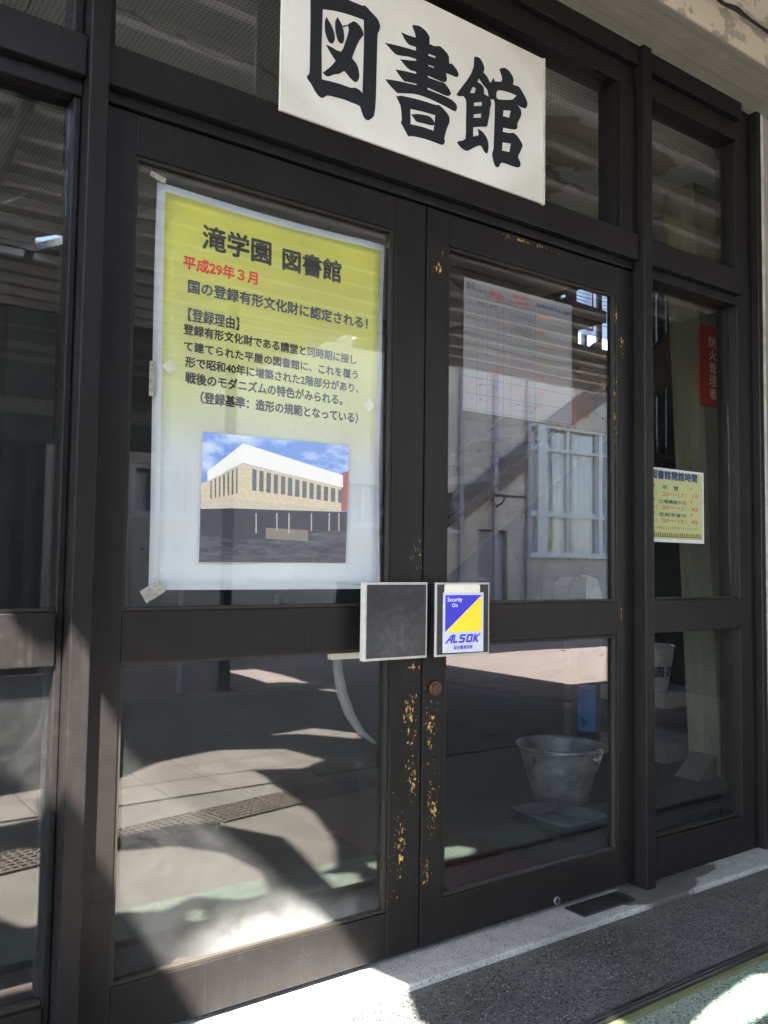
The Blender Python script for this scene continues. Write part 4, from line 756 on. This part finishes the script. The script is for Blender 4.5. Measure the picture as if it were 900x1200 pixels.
# lower hall: ledge, buckets, tray, carpet
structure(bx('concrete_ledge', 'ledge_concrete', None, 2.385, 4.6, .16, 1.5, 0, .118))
structure(bx('red_carpet', 'carpet', None, 1.95, 2.38, .14, 2.4, .001, .012))
def bucket(cx, cy, z0, rb, rt, h, label, mat, name='bucket', handle=True, ribs=(.55, .60)):
    t = thing(name, (cx, cy, z0), label, 'bucket')
    pr = [(0.001, z0+.012), (rb*.96, z0+.012), (rb*.97, z0), (rb*1.03, z0), (rb*1.03, z0+.014)]
    for k_ in range(1, 15):
        f = k_/14; r = rb+(rt-rb)*f + (.004 if any(abs(f-q) < .03 for q in ribs) else 0); pr.append((r, z0+.014+(h-.014)*f))
    pr += [(rt+.008, z0+h), (rt+.010, z0+h+.006), (rt+.004, z0+h+.010), (rt-.003, z0+h+.004), (rt-.006, z0+h-.01)]
    for k_ in range(1, 8): f = 1-k_/8; pr.append((rb+(rt-rb)*f-.006, z0+.02+(h-.02)*f))
    pr.append((.001, z0+.020)); B().lathe(cx, cy, pr, 40).done('body', mat, t, False)
    if handle:
        b = B(); b.tube([(cx-rt-.002, cy, z0+h-.03)]+[(cx-(rt+.008)*math.cos(a), cy-(rt+.012)*math.sin(a), z0+h-.012+.015*math.sin(a)) for a in [math.pi*i/12 for i in range(13)]]+[(cx+rt+.002, cy, z0+h-.03)], .0035, 8)
        hd = b.done('handle', 'galvanised', t)
        a0, a1 = math.pi*.56, math.pi*.76
        b = B(); b.tube([(cx-(rt+.008)*math.cos(a), cy-(rt+.012)*math.sin(a), z0+h-.012+.015*math.sin(a)) for a in [a0+(a1-a0)*i/5 for i in range(6)]], .013, 10); b.done('grip', 'brown_wood', hd)
        for s in (-1, 1): bx('ear', 'galvanised', t, cx+s*(rt-.004)-.012, cx+s*(rt-.004)+.012, cy-.02, cy+.02, z0+h-.055, z0+h-.010, .004)
    return t
bkt = bucket(2.80, .60, .119, .112, .178, .225, 'old galvanised steel bucket with a swing handle behind the right door', 'galvanised')
def wrapb(c_, cx=2.80, cy=.60):
    r = .112+(.178-.112)*(c_.z-.133)/.211+.0060; a = (c_.x-cx)/r; return Vector((cx+r*math.sin(a), cy-r*math.cos(a), c_.z))
me = curve_mesh([[(2.80,.318),(2.84,.325),(2.90,.325),(2.925,.335),(2.93,.30),(2.90,.305),(2.895,.285),(2.885,.262),(2.875,.262),(2.872,.285),(2.86,.292),(2.86,.305),(2.83,.305)]], 0); me.transform(UPR)
for v in me.vertices: v.co = wrapb(v.co)
link('paint_patch', me, 'caulk', bkt)
bb = bucket(4.18, 1.60, .119, .115, .155, .235, 'blue plastic bucket farther back in the hall', 'blue_plastic', handle=False, ribs=())
b = B(); b.tube([(4.04, 1.56, .30), (3.985, 1.54, .28), (3.98, 1.54, .22), (4.045, 1.56, .17)], .010, 8); b.done('handle', 'blue_plastic', bb)
# tray
ty = thing('plastic_tray', (2.54, .36, .12), 'dark rectangular plastic tray on the ledge in front of the steel bucket', 'tray')
b = B(); cx, cy = 2.54, .365
def rr(hx, hy, r, z, n=5):
    P = []
    for sx, sy, a0 in ((1, 1, 0), (-1, 1, 90), (-1, -1, 180), (1, -1, 270)):
        for i in range(n+1):
            a = math.radians(a0+90*i/n); P.append((cx+sx*(hx-r)+r*math.cos(a), cy+sy*(hy-r)+r*math.sin(a), z))
    return P
rings = [rr(.10, .12, .025, .1205), rr(.115, .135, .03, .160), rr(.128, .148, .035, .162), rr(.128, .148, .035, .156), rr(.118, .138, .03, .154)]
rings = [rr(.098, .118, .025, .124)] + [rr(.112, .132, .03, .162)] + [rr(.128, .148, .035, .163), rr(.128, .148, .035, .157), rr(.116, .136, .03, .156), rr(.101, .121, .025, .119)]
RV = [[b.bm.verts.new(p_) for p_ in r] for r in rings]
for a, c_ in zip(RV, RV[1:]):
    for i in range(len(a)): b.bm.faces.new((a[i], a[(i+1) % len(a)], c_[(i+1) % len(a)], c_[i])).smooth = True
b.bm.faces.new(RV[0]); b.bm.faces.new(RV[-1][::-1]); b.done('body', 'tray_plastic', ty)
# newel post
nw = thing('newel_post', (3.4, 1.0, 0), 'pale post with a sloping cap at the foot of the stair', 'post')
bx('foot', 'dark_wood', nw, 3.33, 3.38, 1.02, 1.07, 0, .80)
B().prism([(3.29, 1.0, .80), (3.42, 1.0, .80), (3.42, 1.0, 1.05), (3.33, 1.0, 1.05), (3.29, 1.0, 1.01)], (0, .10, 0)).done('shaft', 'stair_concrete', nw)
B().prism([(3.422, .995, .80), (3.59, .995, .80), (3.50, .995, 1.04), (3.422, .995, 1.06)], (0, .04, 0)).done('cap', 'caulk', nw)
# shelf treads with a metal pail
sh = thing('concrete_shelf', (3.8, .9, 0), 'two thick concrete shelves beside the pillar', 'shelf')
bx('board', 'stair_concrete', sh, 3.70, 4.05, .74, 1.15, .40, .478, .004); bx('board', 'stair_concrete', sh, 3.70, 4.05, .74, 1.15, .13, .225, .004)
bx('support', 'dark_room', sh, 3.72, 4.1, 1.16, 1.2, 0, .8)
pa = thing('metal_pail', (3.74, .90, .48), 'shiny metal pail with black characters on the upper concrete shelf', 'pail')
pr = [(.001, .482), (.118, .480), (.122, .486)] + [(.122+.030*f+(.003 if abs(f-.80) < .03 or abs(f-.70) < .03 else 0), .486+.21*f) for f in [i/20 for i in range(1, 21)]] + [(.160, .70), (.152, .706), (.146, .70), (.116, .50), (.001, .495)]
B().lathe(3.74, .90, pr, 40).done('body', 'pail_metal', pa, False)
def wrap(c_, cx=3.74, cy=.90, r=.148):
    a = (c_.x-cx)/r; return Vector((cx+r*math.sin(a), cy-r*math.cos(a), c_.z))
text('lettering', '図書館', (3.575, 3.80, .555, .61), 0, 'print_black', pa, .012, spin=wrap)
# pieces seen dimly in the left bay
gb = tag(bx('display_board', 'green_board', None, .05, .36, .50, .53, 0, .82), 'green board standing inside the lower left pane', 'board')
bx('edge', 'caulk', gb, .361, .385, .498, .532, 0, .82)
cu = B(); n = 40; vs = [[cu.bm.verts.new((-1.2+1.95*i/n, 1.6+.03*math.sin(i*1.4), zz)) for i in range(n+1)] for zz in (.05, 2.2)]
for i in range(n): cu.bm.faces.new((vs[0][i], vs[0][i+1], vs[1][i+1], vs[1][i])).smooth = True
tag(cu.done('curtain', 'dark_fascia'), 'dark curtain hanging inside behind the left bay', 'curtain')
